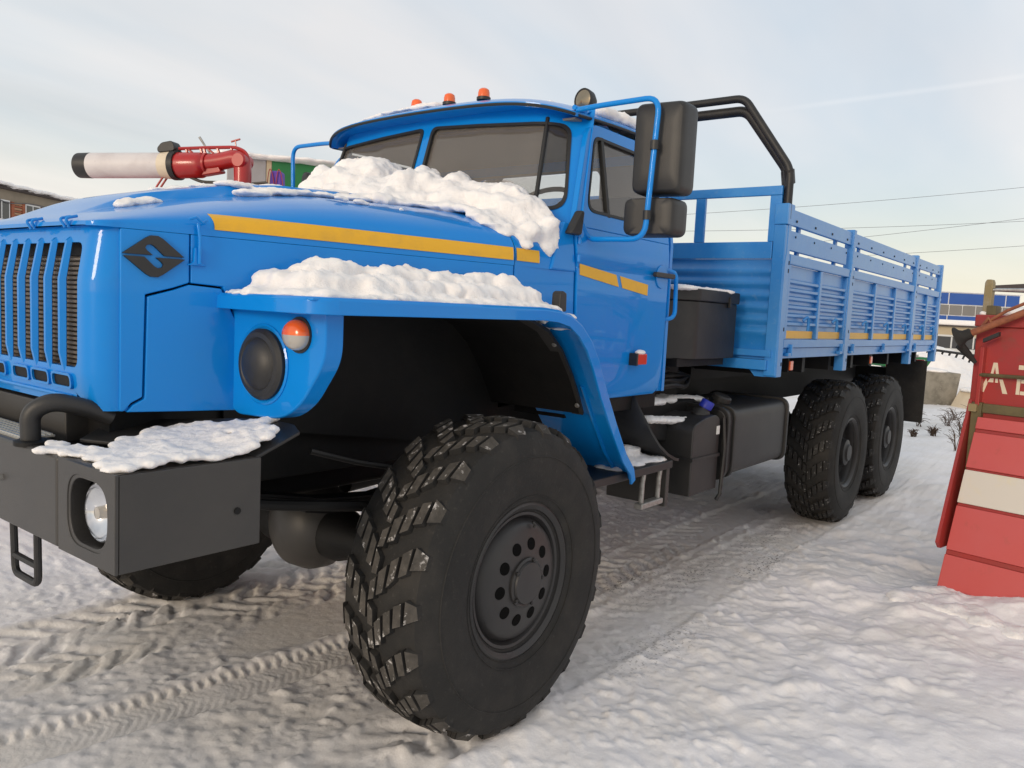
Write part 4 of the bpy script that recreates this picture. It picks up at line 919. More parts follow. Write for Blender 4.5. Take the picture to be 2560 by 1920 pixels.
MB().prism(rpoly([(1.77, .655), (2.135, .655), (2.135, 1.075), (2.07, 1.105), (1.93, 1.095), (1.77, 1.06)], [.012, .012, .03, .03, .04, .05]), XZ(-1.095), 0, .42).build('tank_body', 'black_plastic', dt, bevel=.016, seg=3)
MB().prism([(1.763, .855), (2.142, .850), (2.142, .872), (1.763, .877)], XZ(-1.104), 0, .43).build('tank_band', 'black_metal', dt, bevel=.003)
MB().lathe([(.062, 0), (.056, .03), (.036, .05), (.034, .07)], (2.05, -1.0, 1.085), (.25, -.42, 1), 24).build('filler_neck', 'black_plastic', dt)
MB().lathe([(.036, .055), (.040, .06), (.040, .10), (.036, .106), (0, .106)], (2.05, -1.0, 1.085), (.25, -.42, 1), 16).build('filler_cap', 'blue_cap', dt, bevel=.002)
MB().box(2.085, 2.128, -1.097, -1.094, .985, 1.035).build('tank_sticker', 'sticker', dt)
MB().prism(rpoly([(1.56, .99), (1.78, .95), (1.80, .99), (1.77, 1.05), (1.60, 1.075), (1.55, 1.06)], .02), XZ(-.93), 0, .3).build('tank_bracket', 'black_metal', dt, bevel=.01)
MB().box(1.60, 2.20, -.86, -.46, .88, 1.00).build('battery_tray', 'chassis', truck, bevel=.01)
MB().box(1.62, 2.55, -.84, -.46, 1.00, 1.16).build('air_tank_box', 'chassis', truck, bevel=.02)
# --- black tool box behind the cab, stowed hoses under it
bx = empty('tool_box', (0, 0, 0), parent=truck)
MB().prism(rpoly([(1.92, -1.0), (2.50, -1.0), (2.50, -.40), (1.74, -.40), (1.74, -.88)], [.03, .02, .02, .02, .05]), XY(1.425), 0, .335).build('box_body', 'black_metal', bx, bevel=.006)
MB().prism(rpoly([(1.912, -1.012), (2.51, -1.012), (2.51, -.39), (1.73, -.39), (1.73, -.885)], [.03, .02, .02, .02, .05]), XY(1.762), 0, .07).build('box_lid', 'black_metal', bx, bevel=.008)
MB().box(2.33, 2.36, -1.022, -1.005, 1.735, 1.80).build('lid_catch', 'black_metal', bx, bevel=.003)
MB().box(1.80, 2.45, -.95, -.5, 1.38, 1.425).build('box_foot', 'chassis', bx)
MB().box(1.85, 2.3, -.72, -.45, 1.16, 1.38).build('box_stand', 'chassis', bx)
for k in range(4):
    MB().tube(curve3([(1.68, -.70+.05*k, 1.20+.03*k), (1.9, -.86+.03*k, 1.26+.025*k), (2.2, -.82+.04*k, 1.24+.03*k), (2.5, -.70, 1.28)]), .016, 8).build('air_hose', 'black_metal', truck)
MB().box(1.70, 2.55, -.42, .42, 1.22, 1.40).build('subframe', 'chassis', truck)
# spare stowage on the far side keeps the gap closed, as in the real vehicle
MB().prism(rpoly([(1.80, .30), (2.50, .30), (2.50, .95), (1.80, .95)], .03), XY(1.42), 0, .38).build('air_filter', 'black_metal', truck, bevel=.01)
# --- cargo bed
bed = empty('cargo_bed', (0, 0, 0), parent=truck)
PX = [2.635, 4.085, 6.365, 7.640]; HALF = 1.235
MB().box(2.56, 7.62, -1.21, 1.21, 1.445, 1.485).build('bed_floor', 'bed_blue', bed)
for x in np.arange(2.75, 7.6, .62): MB().box(x, x+.06, -1.15, 1.15, 1.32, 1.445).build('cross_bearer', 'chassis', bed)
for s in (-1, 1):
    MB().box(2.60, 7.65, *sorted((s*1.16, s*1.222)), 1.433, 1.500).build('side_beam', 'bed_blue', bed, bevel=.004)
    for i, x in enumerate(PX):
        zt = 2.392 if i else 2.37; wd = .055 if i in (1, 2) else .050
        po = MB()
        po.prism([(x-wd, 1.318), (x+wd*.9, 1.318), (x+wd*.9, 2.03), (x+wd*.55, 2.10), (x+wd*.55, zt), (x-wd*.55, zt), (x-wd*.55, 2.10), (x-wd, 2.03)], lambda p, t: (p[0], s*(1.178+t), p[1]), 0, .068)
        po.build('bed_post', 'bed_blue', bed, bevel=.005)
        for z in (2.035, 1.985, 1.62, 1.40):
            MB().box(x+.018, x+.032, *sorted((s*1.2445, s*1.2475)), z-.012, z+.012).build('post_slot', 'chassis', bed)
    for i in range(3):
        xa, xb = PX[i]+.036, PX[i+1]-.036
        yb_ = lambda d0, d1: sorted((s*(HALF+d0), s*(HALF+d1)))
        MB().box(xa-.02, xb+.018, *yb_(-.035, -.005), 2.275, 2.372).build('top_board', 'bed_blue', bed, bevel=.004)
        MB().box(xa+.02, xb-.10 if i < 2 else xb-.17, *yb_(-.035, -.005), 2.118, 2.240).build('side_board', 'bed_blue', bed, bevel=.004)
        nb_ = [2, 3, 2][i]
        for k in range(nb_*2):
            x = xa+.12+(xb-xa-.24)*k/(nb_*2-1)
            MB().box(x-.011, x+.011, *yb_(-.006, -.001), 2.298, 2.312).build('board_bolt', 'chassis', bed)
            MB().box(x-.006, x+.006, *yb_(-.006, -.0015), 2.20, 2.213).build('board_bolt', 'chassis', bed)
        for x in (xa+.28, xb-.28): MB().box(x-.022, x+.022, *yb_(-.055, -.036), 2.06, 2.36).build('board_cleat', 'bed_blue', bed)
        # drop side: frame, dividers, pressed panel, yellow strip
        x0, x1 = xa+.028, xb-.008
        MB().box(x0, x1, *yb_(-.035, .004), 2.030, 2.095).build('side_rail', 'bed_blue', bed, bevel=.008)
        MB().box(x0, x1, *yb_(-.035, .004), 1.502, 1.556).build('side_rail', 'bed_blue', bed, bevel=.006)
        n = nb_; cell = (x1-x0)/n
        for k in range(n+1):
            xc = x0+cell*k; a, b_ = (xc, xc+.045) if k == 0 else ((xc-.045, xc) if k == n else (xc-.026, xc+.026))
            MB().box(a, b_, *yb_(-.034, .002), 1.557, 2.029).build('side_stile', 'bed_blue', bed, bevel=.006)
        for k in range(n):
            a = x0+cell*k+(.045 if k == 0 else .026); b_ = x0+cell*(k+1)-(.045 if k == n-1 else .026)
            prof = [(1.557, -.028)]
            for z in np.linspace(1.66, 1.93, 6)[::1]: prof += [(z-.020, -.028), (z-.010, -.004), (z+.006, -.004), (z+.016, -.026)]
            prof += [(2.029, -.028)]
            G = np.array([[(xx, s*(HALF+d), z) for xx in (a, b_)] for z, d in prof])
            MB().sheet(G, (0, -s*.003, 0)).build('pressed_panel', 'bed_blue', bed, smooth=50)
            MB().box(a+.006, b_-.006, *yb_(-.0275, -.0225), 1.562, 1.612).build('reflective_strip', 'yellow', bed)
            # rope hook and locking lever
            xm = (a+b_)/2+.05
            hk = MB(); hk.tube(curve3([(xm-.03, s*(HALF-.004), 1.68), (xm-.01, s*(HALF+.018), 1.705), (xm+.012, s*(HALF+.020), 1.67), (xm+.02, s*(HALF+.016), 1.615)]), .010, 8)
            hk.build('rope_hook', 'bed_blue', bed)
        for x in [x0+.10, x1-.10]+([(x0+x1)/2] if n == 3 else []):
            lk = MB().box(x-.035, x+.02, *yb_(-.012, .018), 1.448, 1.470); lk.box(x+.02, x+.045, *yb_(-.012, .020), 1.452, 1.525); lk.build('side_hinge', 'bed_blue', bed, bevel=.004)
    for x in (3.02, 5.10): 
        MB().box(x-.03, x-.012, *sorted((s*1.06, s*1.18)), 1.335, 1.432).build('marker_bracket', 'chassis', bed); MB().box(x-.012, x+.05, *sorted((s*1.15, s*1.19)), 1.345, 1.41).build('marker_lamp', 'amber', bed, bevel=.006)
# headboard with window openings above a ribbed plate
hb = MB()
opens = [(-1.125, -.70), (-.63, -.18), (-.11, .11), (.18, .63), (.70, 1.125)]
MB().box(2.575, 2.605, -1.20, 1.20, 2.445, 2.502).build('head_rail', 'bed_blue', bed, bevel=.004)
MB().box(2.572, 2.605, -1.163, 1.163, 2.055, 2.160).build('head_rail', 'bed_blue', bed, bevel=.004)
for a, b_ in ((-1.20, -1.128), (-.698, -.632), (-.178, -.112), (.112, .178), (.632, .698), (1.128, 1.20)):
    MB().box(2.577, 2.603, a, b_, 2.161, 2.444).build('head_bar', 'bed_blue', bed, bevel=.003)
prof = [(1.425, 0)]
for z in np.linspace(1.60, 1.98, 6): prof += [(z-.030, 0), (z-.014, -.016), (z+.012, -.016), (z+.028, 0)]
prof += [(2.054, 0)]
MB().sheet(np.array([[(2.597+d, y, z) for y in (-1.17, 1.17)] for z, d in prof]), (.004, 0, 0)).build('head_plate', 'bed_blue', bed, smooth=50)
MB().box(2.545, 2.60, -1.19, 1.19, 1.36, 1.424).build('head_sill', 'bed_blue', bed, bevel=.004)
MB().prism([(-1.17, 1.424), (-1.17, 1.315), (-1.10, 1.315), (-1.06, 1.36), (1.06, 1.36), (1.10, 1.315), (1.17, 1.315), (1.17, 1.424)], YZ(2.608), 0, .01).build('head_apron', 'bed_blue', bed)
for s in (-1, 1):
    MB().box(2.568, 2.680, *sorted((s*1.165, s*1.252)), 2.265, 2.392).build('hoop_socket', 'bed_blue', bed, bevel=.004)
    MB().box(2.575, 2.66, *sorted((s*1.165, s*1.242)), 1.325, 2.264).build('corner_post', 'bed_blue', bed, bevel=.005)
# stowed tarpaulin hoops
for (x, zt, yo, r) in ((2.610, 3.066, 1.228, .025), (2.662, 3.000, 1.196, .033)):
    MB().tube(bend([(x, -yo, 2.30), (x, -yo, 2.60), (x, -.90, zt), (x, .90, zt), (x, yo, 2.60), (x, yo, 2.30)], .06), r, 12).build('tarp_hoop', 'black_metal', bed)
    MB().tube([(x+.0, -yo+.012, 2.60), (x+.03, -yo+.010, 2.52)], .034, 10).build('hoop_clamp', 'black_metal', bed)
for s in (-1, 1):
    MB().box(7.42, 7.435, *sorted((s*.80, s*1.215)), .635, 1.325).build('mud_flap', 'rubber', truck)
    MB().box(7.60, 7.66, *sorted((s*.75, s*1.15)), 1.20, 1.33).build('tail_lamp', 'red_lens', truck, bevel=.006)
MB().box(7.62, 7.655, -1.16, 1.16, 1.50, 2.09).build('tailgate', 'bed_blue', bed, bevel=.006)
MB().box(7.5, 7.58, -1.0, 1.0, 1.05, 1.22).build('rear_crossmember', 'chassis', truck)
MB().box(2.70, 7.5, -.62, .62, 1.24, 1.33).build('bed_subframe', 'chassis', truck)

# ------------------------------------------------------------------ snow lying on the truck
rs = random.Random(3)
bl = []
YT = [-.96, -.905, -.835, -.77, -.63, -.48, -.39, -.278, -.2, -.085, .06, .15, .29, .43, .63, .75, .84]; ZT = [2.0, 2.08, 2.165, 2.215, 2.235, 2.235, 2.30, 2.255, 2.345, 2.315, 2.335, 2.405, 2.435, 2.40, 2.345, 2.27, 2.15]
for y in np.arange(-.91, .82, .045):                    # heap on the cowl against the windscreen
    T = float(np.interp(y, YT, ZT)); xf_ = float(np.interp(y, [-.92, -.85, -.65, -.48, -.33, -.2, .1, .5, .8], [.38, .22, .24, .17, .0, -.15, -.2, -.1, .1]))
    for x in np.arange(xf_, .60, .055):
        base = 2.105-.10*max(0, abs(y)-.35)**1.3-.9*max(0, abs(y)-.72)**1.2; u_ = (x-xf_)/(.56-xf_); top = base+.025+(T-base-.025)*float(smoothstep(.30, .92, u_))*(.80+.30*rs.random() if u_ < .8 else 1)
        z = base
        while True:
            r = rs.uniform(.034, .070); zc = min(z, top-r*.8); bl.append((x+rs.uniform(-.018, .018), y+rs.uniform(-.018, .018), max(zc, base-.005), r*1.1, r*1.1, r if top-base > .06 else .022))
            z += .05
            if z > top-.03: break
for (x, y, z, r) in ((.47, -.93, 1.99, .036), (.55, -.925, 1.985, .04), (.52, -.93, 2.04, .045), (.40, -.915, 2.0, .04)): bl.append((x, y, z, r*1.1, r, r))
snow_heap('snow_heap', bl, .0105, .055, 'big lumpy heap of white snow on the cowl against the windscreen', tscale=.13, fine=(.026, .011), sub=1, settle=14)
bl = []
for x in np.arange(-.885, .44, .045):                    # bank along the near fender
    H = float(np.interp(x, [-.95, -.88, -.8, -.68, -.5, -.3, -.1, .1, .22, .33, .46], [.02, .045, .095, .135, .125, .135, .155, .15, .11, .08, .03]))
    lo = -hw(x)-.02 if x < .27 else -.965
    for y in np.arange(-1.15, lo, .045):
        q = (y+1.17)/(lo+1.17); top = 1.668+.02+(H-.02)*float(smoothstep(0, .75, q))*rs.uniform(.75, 1.0); z = 1.668
        base = 1.668-(.02 if x > .30 else 0)-(.06 if x > .40 else 0)
        while True:
            r = rs.uniform(.028, .048); bl.append((x+rs.uniform(-.015, .015), y+rs.uniform(-.012, .012), min(z, max(base+.004, top-r*.8))+(base-1.668), r*1.15, r*1.1, r if top-1.668 > .05 else .016)); z += .045
            if z > top-.025: break
snow_heap('snow_bank', bl, .0100, .044, 'long bank of crumbly snow lying along the blue fender', tscale=.12, fine=(.026, .011), sub=1, settle=12)
bl = []
BPOLY = [(-1.445, -.66), (-1.37, -.57), (-1.34, -.68), (-1.30, -.74), (-1.24, -.66), (-1.10, -.61), (-1.02, -.62), (-.96, -.66), (-.94, -.72), (-.87, -.74), (-.84, -.87), (-.89, -.90), (-.92, -.99), (-.97, -1.02), (-1.08, -1.035), (-1.27, -1.035), (-1.40, -1.03), (-1.425, -1.0), (-1.41, -.93), (-1.38, -.86), (-1.41, -.76)]
def inside(px, py, poly):
    c = False
    for i in range(len(poly)):
        (x1, y1), (x2, y2) = poly[i], poly[i-1]
        if (y1 > py) != (y2 > py) and px < (x2-x1)*(py-y1)/(y2-y1)+x1: c = not c
    return c
for x in np.arange(-1.46, -.82, .026):                  # bumper end and deck
    for y in np.arange(-1.05, -.56, .026):
        xx, yy = x+rs.uniform(-.012, .012), y+rs.uniform(-.012, .012)
        if not inside(xx, yy, BPOLY): continue
        z = float(np.interp(xx, [-1.45, -1.2, -1.05, -.82], [1.204, 1.206, 1.218, 1.272])); r = rs.uniform(.020, .034); bl.append((xx, yy, z+.003+.030*max(0., float(vnoise(xx*9, yy*9, 4))-.35), r, r, rs.uniform(.008, .018)))
snow_heap('snow_patch', bl, .0065, .012, 'flat patch of snow on the black bumper end', tscale=.06, fine=(.018, .006), sub=1, settle=10)
bl = []
for k in range(90):                                     # cab roof
    u_ = rs.uniform(.22, .97); v_ = rs.uniform(-.92, .92)
    if u_ < .45 and -.75 < v_ < .05: continue
    p = roof_pt(u_, v_); r = rs.uniform(.09, .15); bl.append((p[0], p[1], p[2]+.006, r, r, .022+.045*max(0, u_-.4)))
for k in range(26):
    v_ = rs.uniform(.02, .8); p = roof_pt(.10, v_); bl.append((p[0], p[1], p[2], .05, .08, .011))
for k in range(16):
    u_ = rs.uniform(.30, .95); p = roof_pt(u_, -.93); bl.append((p[0], p[1]-.01, p[2]+.01, .08, .05, .035))
snow_heap('roof_snow', bl, .015, .03, 'thick snow blanket covering the rear of the cab roof', tscale=.08, fine=(.02, .01))
bl = []
for k in range(46):                                     # thin cover along the bonnet crown
    x = rs.uniform(-.62, .15); y = rs.uniform(-.40, .5); sd = max(0, x+.62)
    z = crown(x)+(.03 if abs(y) < .27 else 0)-.012*max(0, abs(y)-.3)/.1; bl.append((x, y, z-.004, .08, .08, .014))
for (x, y, r) in ((-1.00, -.30, .065), (-.95, -.30, .05), (-1.05, -.31, .03)): bl.append((x, y, crown(x)-.002, r, .035, .014))
snow_heap('hood_snow', bl, .010, .016, 'thin broken film of snow along the crown of the blue hood', tscale=.04, fine=(.014, .008))
for (x, y, z, a, q) in ((-.36, -.58, 2.045, .03, 'mid-sized'), (-.28, -.60, 2.04, .034, 'largest'), (-.12, -.66, 2.028, .012, 'tiniest')):
    snow_heap('snow_crumb', [(x, y, z, a, a*.5, .010), (x+a*.6, y-.005, z-.004, a*.7, a*.4, .008)], .004, .006, q+' of three snow crumbs sliding down the side of the blue hood', tscale=.02, group='snow crumbs on the hood side')
bl = [(rs.uniform(1.80, 2.46), rs.uniform(-.95, -.45), 1.832, .09, .09, .018) for k in range(40)]
snow_heap('box_snow', bl, .011, .014, 'snow cap on the black tool box behind the cab', tscale=.04, fine=(.014, .008))
bl = []
for k in range(40):
    x = rs.uniform(1.05, 1.48); y = rs.uniform(-1.06, -.76); bl.append((x, y, .898+.05*max(0, (-.80-y) < .12)*rs.random(), .06, .06, .018+.03*max(0, y+1.0)))
snow_heap('step_snow', bl, .010, .022, 'snow packed on the black cab step under the door', tscale=.04, fine=(.014, .010))
bl = [(rs.uniform(1.63, 2.15), rs.uniform(-.80, -.50), 1.165, .08, .08, .026) for k in range(26)]+[(2.15+.05*k, -.72-.02*k, 1.165-.003*k, .06, .05, .020) for k in range(6)]
snow_heap('tray_snow', bl, .011, .02, 'grey snow lying on the equipment tray below the tool box', tscale=.05, fine=(.014, .008))
bl = [(1.60+.06*k, -.90-.012*k, 1.088-.004*k-.05*max(0, k-6)/3, .055, .06, .022) for k in range(8)]
snow_heap('tank_snow', bl, .009, .016, 'strip of snow along the small urea tank with blue cap', tscale=.03, fine=(.012, .008))
snow_heap('marker_snow', [(1.30, -.985, 1.472, .045, .022, .014)], .004, .004, 'snow lump on the red door marker lamp', tscale=.02)

# ------------------------------------------------------------------ red equipment cabinet at the right
cab_o = empty('equipment_cabinet', (3.167, -2.154, 0))
tag(cab_o, 'red steel cabinet with cream stencilled letters and a sloping red and white flap', 'cabinet')
ca, cn = Vector((-.21, -.977, 0)), Vector((-.977, .21, 0))
def ct(a, o, z): return (ca*a+cn*o+Vector((0, 0, z)))           # along the face, outwards, up
def cbox(a0, a1, o0, o1, z0, z1):
    return MB().add([ct(a, o, z) for z in (z0, z1) for o in (o0, o1) for a in (a0, a1)], [(0, 2, 3, 1), (4, 5, 7, 6), (0, 1, 5, 4), (2, 6, 7, 3), (0, 4, 6, 2), (1, 3, 7, 5)])
cbox(-.035, 1.5, -1.25, -.33, .32, 1.70).build('cabinet_body', 'red', cab_o, bevel=.008)
cbox(-.045, 1.51, -1.26, -.315, 1.70, 1.775).build('cabinet_cap', 'red', cab_o, bevel=.008)
cbox(-.045, 1.5, -1.2, -.4, .0, .33).build('cabinet_plinth', 'olive', cab_o)
# cheek plate, tapering down in front of the body
MB().prism([(-.33, 1.235), (-.02, .34), (-.06, .30), (-.33, .30)], lambda p, t: ct(-.03+t, p[0]+.02, p[1]), 0, .02).build('cheek_plate', 'red', cab_o)
cbox(-.005, 1.5, -.345, -.31, 1.155, 1.215).build('frame_bar', 'olive', cab_o, bevel=.004)
cbox(-.005, .055, -.345, -.29, .42, 1.22).build('frame_bar', 'olive', cab_o, bevel=.004)
MB().prism(rrect(-.03, .03, -.03, .03, .008), lambda p, t: ct(.012+p[0]*.8, -.29+t, 1.185+p[1]*.8), 0, .03).build('tube_end', 'tan_metal', cab_o)
# sloping flap: pressed boards between ribs
slope = lambda k: (-.275*k, 1.13*k)           # outward offset, height along the flap
def flap(k0, k1, mt, out=0.0, name='flap_board'):
    (o0, z0), (o1, z1) = slope(k0), slope(k1)
    tn = ct(0, .97, .235)-ct(0, 0, 0)
    P = [ct(-.002+.045*k0, o0, z0), ct(1.5, o0, z0), ct(1.5, o1, z1), ct(-.002+.045*k1, o1, z1)]
    P = [p+tn*out for p in P]; B = [p-tn*.03 for p in P]
    return MB().add(P+B, [(0, 1, 2, 3), (7, 6, 5, 4), (0, 4, 5, 1), (1, 5, 6, 2), (2, 6, 7, 3), (3, 7, 4, 0)]).build(name, mt, cab_o, bevel=.004)
flap(.0, .235, 'pale_red'); flap(.262, .505, 'pale_red'); flap(.522, .705, 'white_panel', .004); flap(.718, .915, 'pale_red'); flap(.935, 1.0, 'pale_red')
for a, b_ in ((.235, .262), (.505, .522), (.705, .718), (.915, .935)): flap(a, b_, 'red', -.012, 'flap_rib')
# letters
def letter(polys):
    m_ = MB()
    for q in polys: m_.prism(q, lambda p, t: ct(p[0], -.33+t, p[1]), 0, .0015)
    return m_.build('letter', 'cream', cab_o, smooth=0)
letter([[(.018, 1.287), (.045, 1.287), (.062, 1.345), (.052, 1.375)], [(.060, 1.352), (.075, 1.378), (.094, 1.378), (.094, 1.352)], [(.104, 1.352), (.104, 1.378), (.118, 1.378), (.121, 1.352)], [(.072, 1.390), (.085, 1.477), (.108, 1.477), (.124, 1.390), (.108, 1.390), (.096, 1.450), (.088, 1.390)], [(.126, 1.375), (.152, 1.287), (.180, 1.287), (.146, 1.375)]])
letter([[(.225, 1.290), (.245, 1.290), (.245, 1.400), (.225, 1.400)], [(.228, 1.445), (.33, 1.445), (.33, 1.472), (.228, 1.472)], [(.248, 1.290), (.31, 1.290), (.335, 1.31), (.335, 1.36), (.31, 1.385), (.248, 1.385), (.248, 1.362), (.30, 1.362), (.312, 1.35), (.312, 1.325), (.30, 1.312), (.248, 1.312)]])
# hand rail with bracket in front of the letters
MB().tube([ct(.03, -.29, 1.395), ct(.06, -.27, 1.397), ct(1.4, -.27, 1.42)], .012, 8).build('hand_rail', 'olive', cab_o)
cbox(.015, .04, -.33, -.28, 1.20, 1.57).build('rail_bracket', 'red', cab_o, bevel=.004)
# suction boom with a rubber cup
bm_a, bm_b = ct(-.02, -.20, 1.652), ct(.75, -.26, 2.04)
MB().tube([bm_a, bm_b], .021, 14).build('boom', 'rust', cab_o)
MB().tube([ct(.075, -.22, 1.735), ct(.16, -.23, 1.80), ct(.7, -.27, 2.08)], .010, 8).build('boom_pipe', 'rust', cab_o)
MB().tube([ct(.04, -.215, 1.70), ct(.07, -.215, 1.752), ct(.09, -.215, 1.72)], .012, 8).build('boom_lug', 'rust', cab_o)
MB().add([p+Vector((0, 0, -.03)) for p in (ct(.055, -.20, 1.655), ct(.14, -.20, 1.70), ct(.14, -.20, 1.675), ct(.055, -.20, 1.63), ct(.055, -.235, 1.655), ct(.14, -.235, 1.70), ct(.14, -.235, 1.675), ct(.055, -.235, 1.63))], [(0, 1, 2, 3), (7, 6, 5, 4), (0, 4, 5, 1), (1, 5, 6, 2), (2, 6, 7, 3), (3, 7, 4, 0)]).build('boom_grip', 'black_plastic', cab_o)
dv = (bm_a-bm_b).normalized()
MB().lathe([(.024, -.01), (.034, .0), (.036, .035), (.048, .055), (.074, .072), (.076, .078), (.05, .07), (0, .06)], bm_a, dv, 28).build('rubber_cup', 'rubber', cab_o)
MB().tube([bm_a+dv*.06+Vector((0, 0, -.05)), ct(-.035, -.24, 1.52), ct(.0, -.27, 1.47)], [.03, .022, .012], 10).build('cup_strap', 'rubber', cab_o)
# lamp post on top
MB().prism(rpoly([(-.028, 1.775), (.020, 1.775), (.020, 1.98), (.012, 2.0), (-.018, 2.0), (-.028, 1.98)], .006), lambda p, t: ct(p[0]+.0, -.42+t, p[1]), 0, .05).build('post', 'tan_metal', cab_o, bevel=.004)
cbox(.0, .055, -.45, -.36, 1.775, 1.835).build('post_foot', 'olive', cab_o, bevel=.004)
MB().tube([ct(.01, -.39, 1.935), ct(1.4, -.5, 1.945)], .011, 10).build('top_rail', 'steel', cab_o)
bl = [tuple(ct(rs.uniform(.07, 1.3), rs.uniform(-1.1, -.42), 1.79)+Vector((3.167, -2.154, 0)))+(.11, .11, .045) for k in range(44)]+[tuple(ct(-.02, -.38, 1.785)+Vector((3.167, -2.154, 0)))+(.025, .03, .018)]
snow_heap('cabinet_snow', bl, .014, .03, 'snow on top of the red cabinet with the rail', tscale=.07, fine=(.02, .01))
bl = []
for k in range(46):
    a = rs.uniform(-.05, 1.2); p = ct(a, rs.uniform(.0, .35), 0)+Vector((3.167, -2.154, 0)); bl.append((p.x, p.y, rs.uniform(0, .03), .12, .12, .05))
snow_heap('snow_drift', bl, .014, .04, 'soft snow drift banked against the foot of the red and white flap', tscale=.08, fine=(.025, .012))

# ------------------------------------------------------------------ behind the hood: fire engine with a roof monitor, box trailer, house
fe = empty('fire_engine', (0, 0, 0)); tag(fe, 'red fire engine parked beyond the blue truck with a white barrelled monitor on its roof', 'fire engine')
MB().prism(rpoly([(1.0, 1.0), (.95, 1.5), (1.10, 2.36), (7.6, 2.40), (7.6, .9), (1.5, .9)], [.1, .1, .15, .08, .05, .05]), XZ(2.45), 0, 2.3).build('body', 'fire_red', fe, bevel=.03)
MB().box(1.8, 7.4, 2.8, 4.5, .55, .9).build('chassis_frame', 'chassis', fe)
for x in (2.4, 5.6):
    for y in (2.5, 4.4): MB().lathe([(.26, 0), (.50, .02), (.53, .10), (.53, .22), (.50, .28), (.26, .30)], (x, y, .53), (0, 1, 0), 32).build('wheel', 'rubber', fe)
MB().prism([(1.72, 1.6), (2.3, 1.6), (2.3, 2.2), (1.86, 2.2)], XZ(2.435), 0, .01).build('side_window', 'dark_window', fe)
mo = empty('monitor', (0, 0, 0), parent=fe)
def mp(a, h, o=0.0): return Vector((1.37-.436*a+.90*o, 2.68+.90*a+.436*o, h))   # along the barrel, height, sideways
def mlathe(prof, n=30, caps=True): return MB().lathe([(r, a) for a, r in prof], mp(0, 2.69), (-.436, .90, -.012), n, caps=caps)
mlathe([(1.35, .101), (1.37, .103), (1.475, .101), (1.475, .085), (1.41, .082), (1.41, 0)]).build('barrel_tip', 'black_plastic', mo)
mlathe([(.66, .100), (1.0, .101), (1.355, .102)], caps=False).build('barrel', 'pipe_white', mo)
mlathe([(.60, .108), (.62, .109), (.70, .102)], caps=False).build('barrel_collar', 'cream', mo)
mlathe([(.555, .0), (.555, .117), (.602, .117), (.602, .10)]).build('flange', 'black_metal', mo)
mlathe([(.30, .05), (.33, .088), (.36, .100), (.555, .102)]).build('nozzle_body', 'fire_red', mo)
MB().tube(bend([mp(.36, 2.70), mp(.20, 2.715), mp(.06, 2.745), mp(.0, 2.72), mp(-.005, 2.56), mp(0, 2.41)], .07), .068, 16).build('elbow', 'fire_red', mo)
MB().lathe([(.085, 0), (.085, .03), (.068, .04), (.068, .09), (.08, .10), (.08, .13)], tuple(mp(0, 2.40)), (0, 0, 1), 24).build('swivel', 'fire_red', mo)
MB().tube(bend([mp(.56, 2.815), mp(.30, 2.825), mp(.06, 2.83), mp(-.035, 2.79), mp(-.06, 2.70), mp(-.045, 2.60)], .05), .014, 8).build('rack_rail', 'fire_red', mo)
for a in (.50, .37, .34, .22, .10): MB().tube([mp(a, 2.82), mp(a-.03, 2.73)], .012, 6).build('rack_strut', 'fire_red', mo)
for a in (.44, .26): MB().tube([mp(a+.05, 2.82), mp(a-.05, 2.745)], .009, 6).build('rack_brace', 'fire_red', mo)
MB().tube([mp(.28, 2.77), mp(.38, 2.905)], [.006, .011], 8).build('lever', 'zinc', mo)
MB().tube([mp(.06, 2.83), mp(.065, 2.885)], .006, 6).build('wheel_stem', 'fire_red', mo)
MB().tube([mp(.10, 2.872), mp(.025, 2.892)], .008, 6).build('hand_wheel', 'fire_red', mo)
MB().prism(rpoly([(.57, 2.79), (.72, 2.775), (.73, 2.81), (.69, 2.855), (.60, 2.87), (.575, 2.84)], .02), lambda p, t: tuple(mp(p[0], p[1], t)), -.05, .05).build('search_lamp', 'black_plastic', mo, bevel=.015)
for o in (-.02, .03): MB().tube([mp(.68, 2.60, o), mp(.74, 2.52, o), mp(.82, 2.38, o)], .009, 6).build('barrel_rest', 'fire_red', mo)
MB().prism([(-.16, -.20), (.42, -.20), (.42, .20), (-.16, .20)], lambda p, t: tuple(mp(p[0], 2.375+t, p[1])), 0, .06).build('monitor_base', 'fire_red', mo)
for a in (.40, .02): MB().lathe([(.028, 0), (.028, .05), (.02, .07), (0, .07)], tuple(mp(a, 2.43, .17)), (0, 0, 1), 12).build('roof_beacon', 'amber', mo)
MB().lathe([(0, -.075), (.05, -.075), (.062, -.06), (.062, .06), (.05, .075), (0, .075)], tuple(mp(.0, 2.72)), (.9, .436, 0), 20).build('worm_gear', 'fire_red', mo)
MB().prism(rpoly([(.16, 2.63), (.34, 2.60), (.36, 2.66), (.20, 2.69)], .02), lambda p, t: tuple(mp(p[0], p[1], t)), -.04, .04).build('drive_case', 'fire_red', mo, bevel=.01)
MB().lathe([(.082, 0), (.082, .02), (.07, .024)], tuple(mp(.30, 2.70)), (-.436, .9, 0), 20).build('joint_flange', 'fire_red', mo)
for k in range(8): MB().lathe([(.008, 0), (.008, .014), (0, .014)], tuple(mp(.565, 2.69+.104*math.sin(k*.785), .104*math.cos(k*.785))), (.436, -.9, 0), 6).build('flange_bolt', 'black_metal', mo)
MB().tube(curve3([mp(.50, 2.61), mp(.36, 2.56), mp(.20, 2.55), mp(.06, 2.50)]), .012, 6).build('hydraulic_hose', 'black_metal', mo)
MB().tube([mp(-.09, 2.55), mp(-.20, 2.56), mp(-.22, 2.55)], .010, 6).build('drain_cock', 'black_metal', mo)

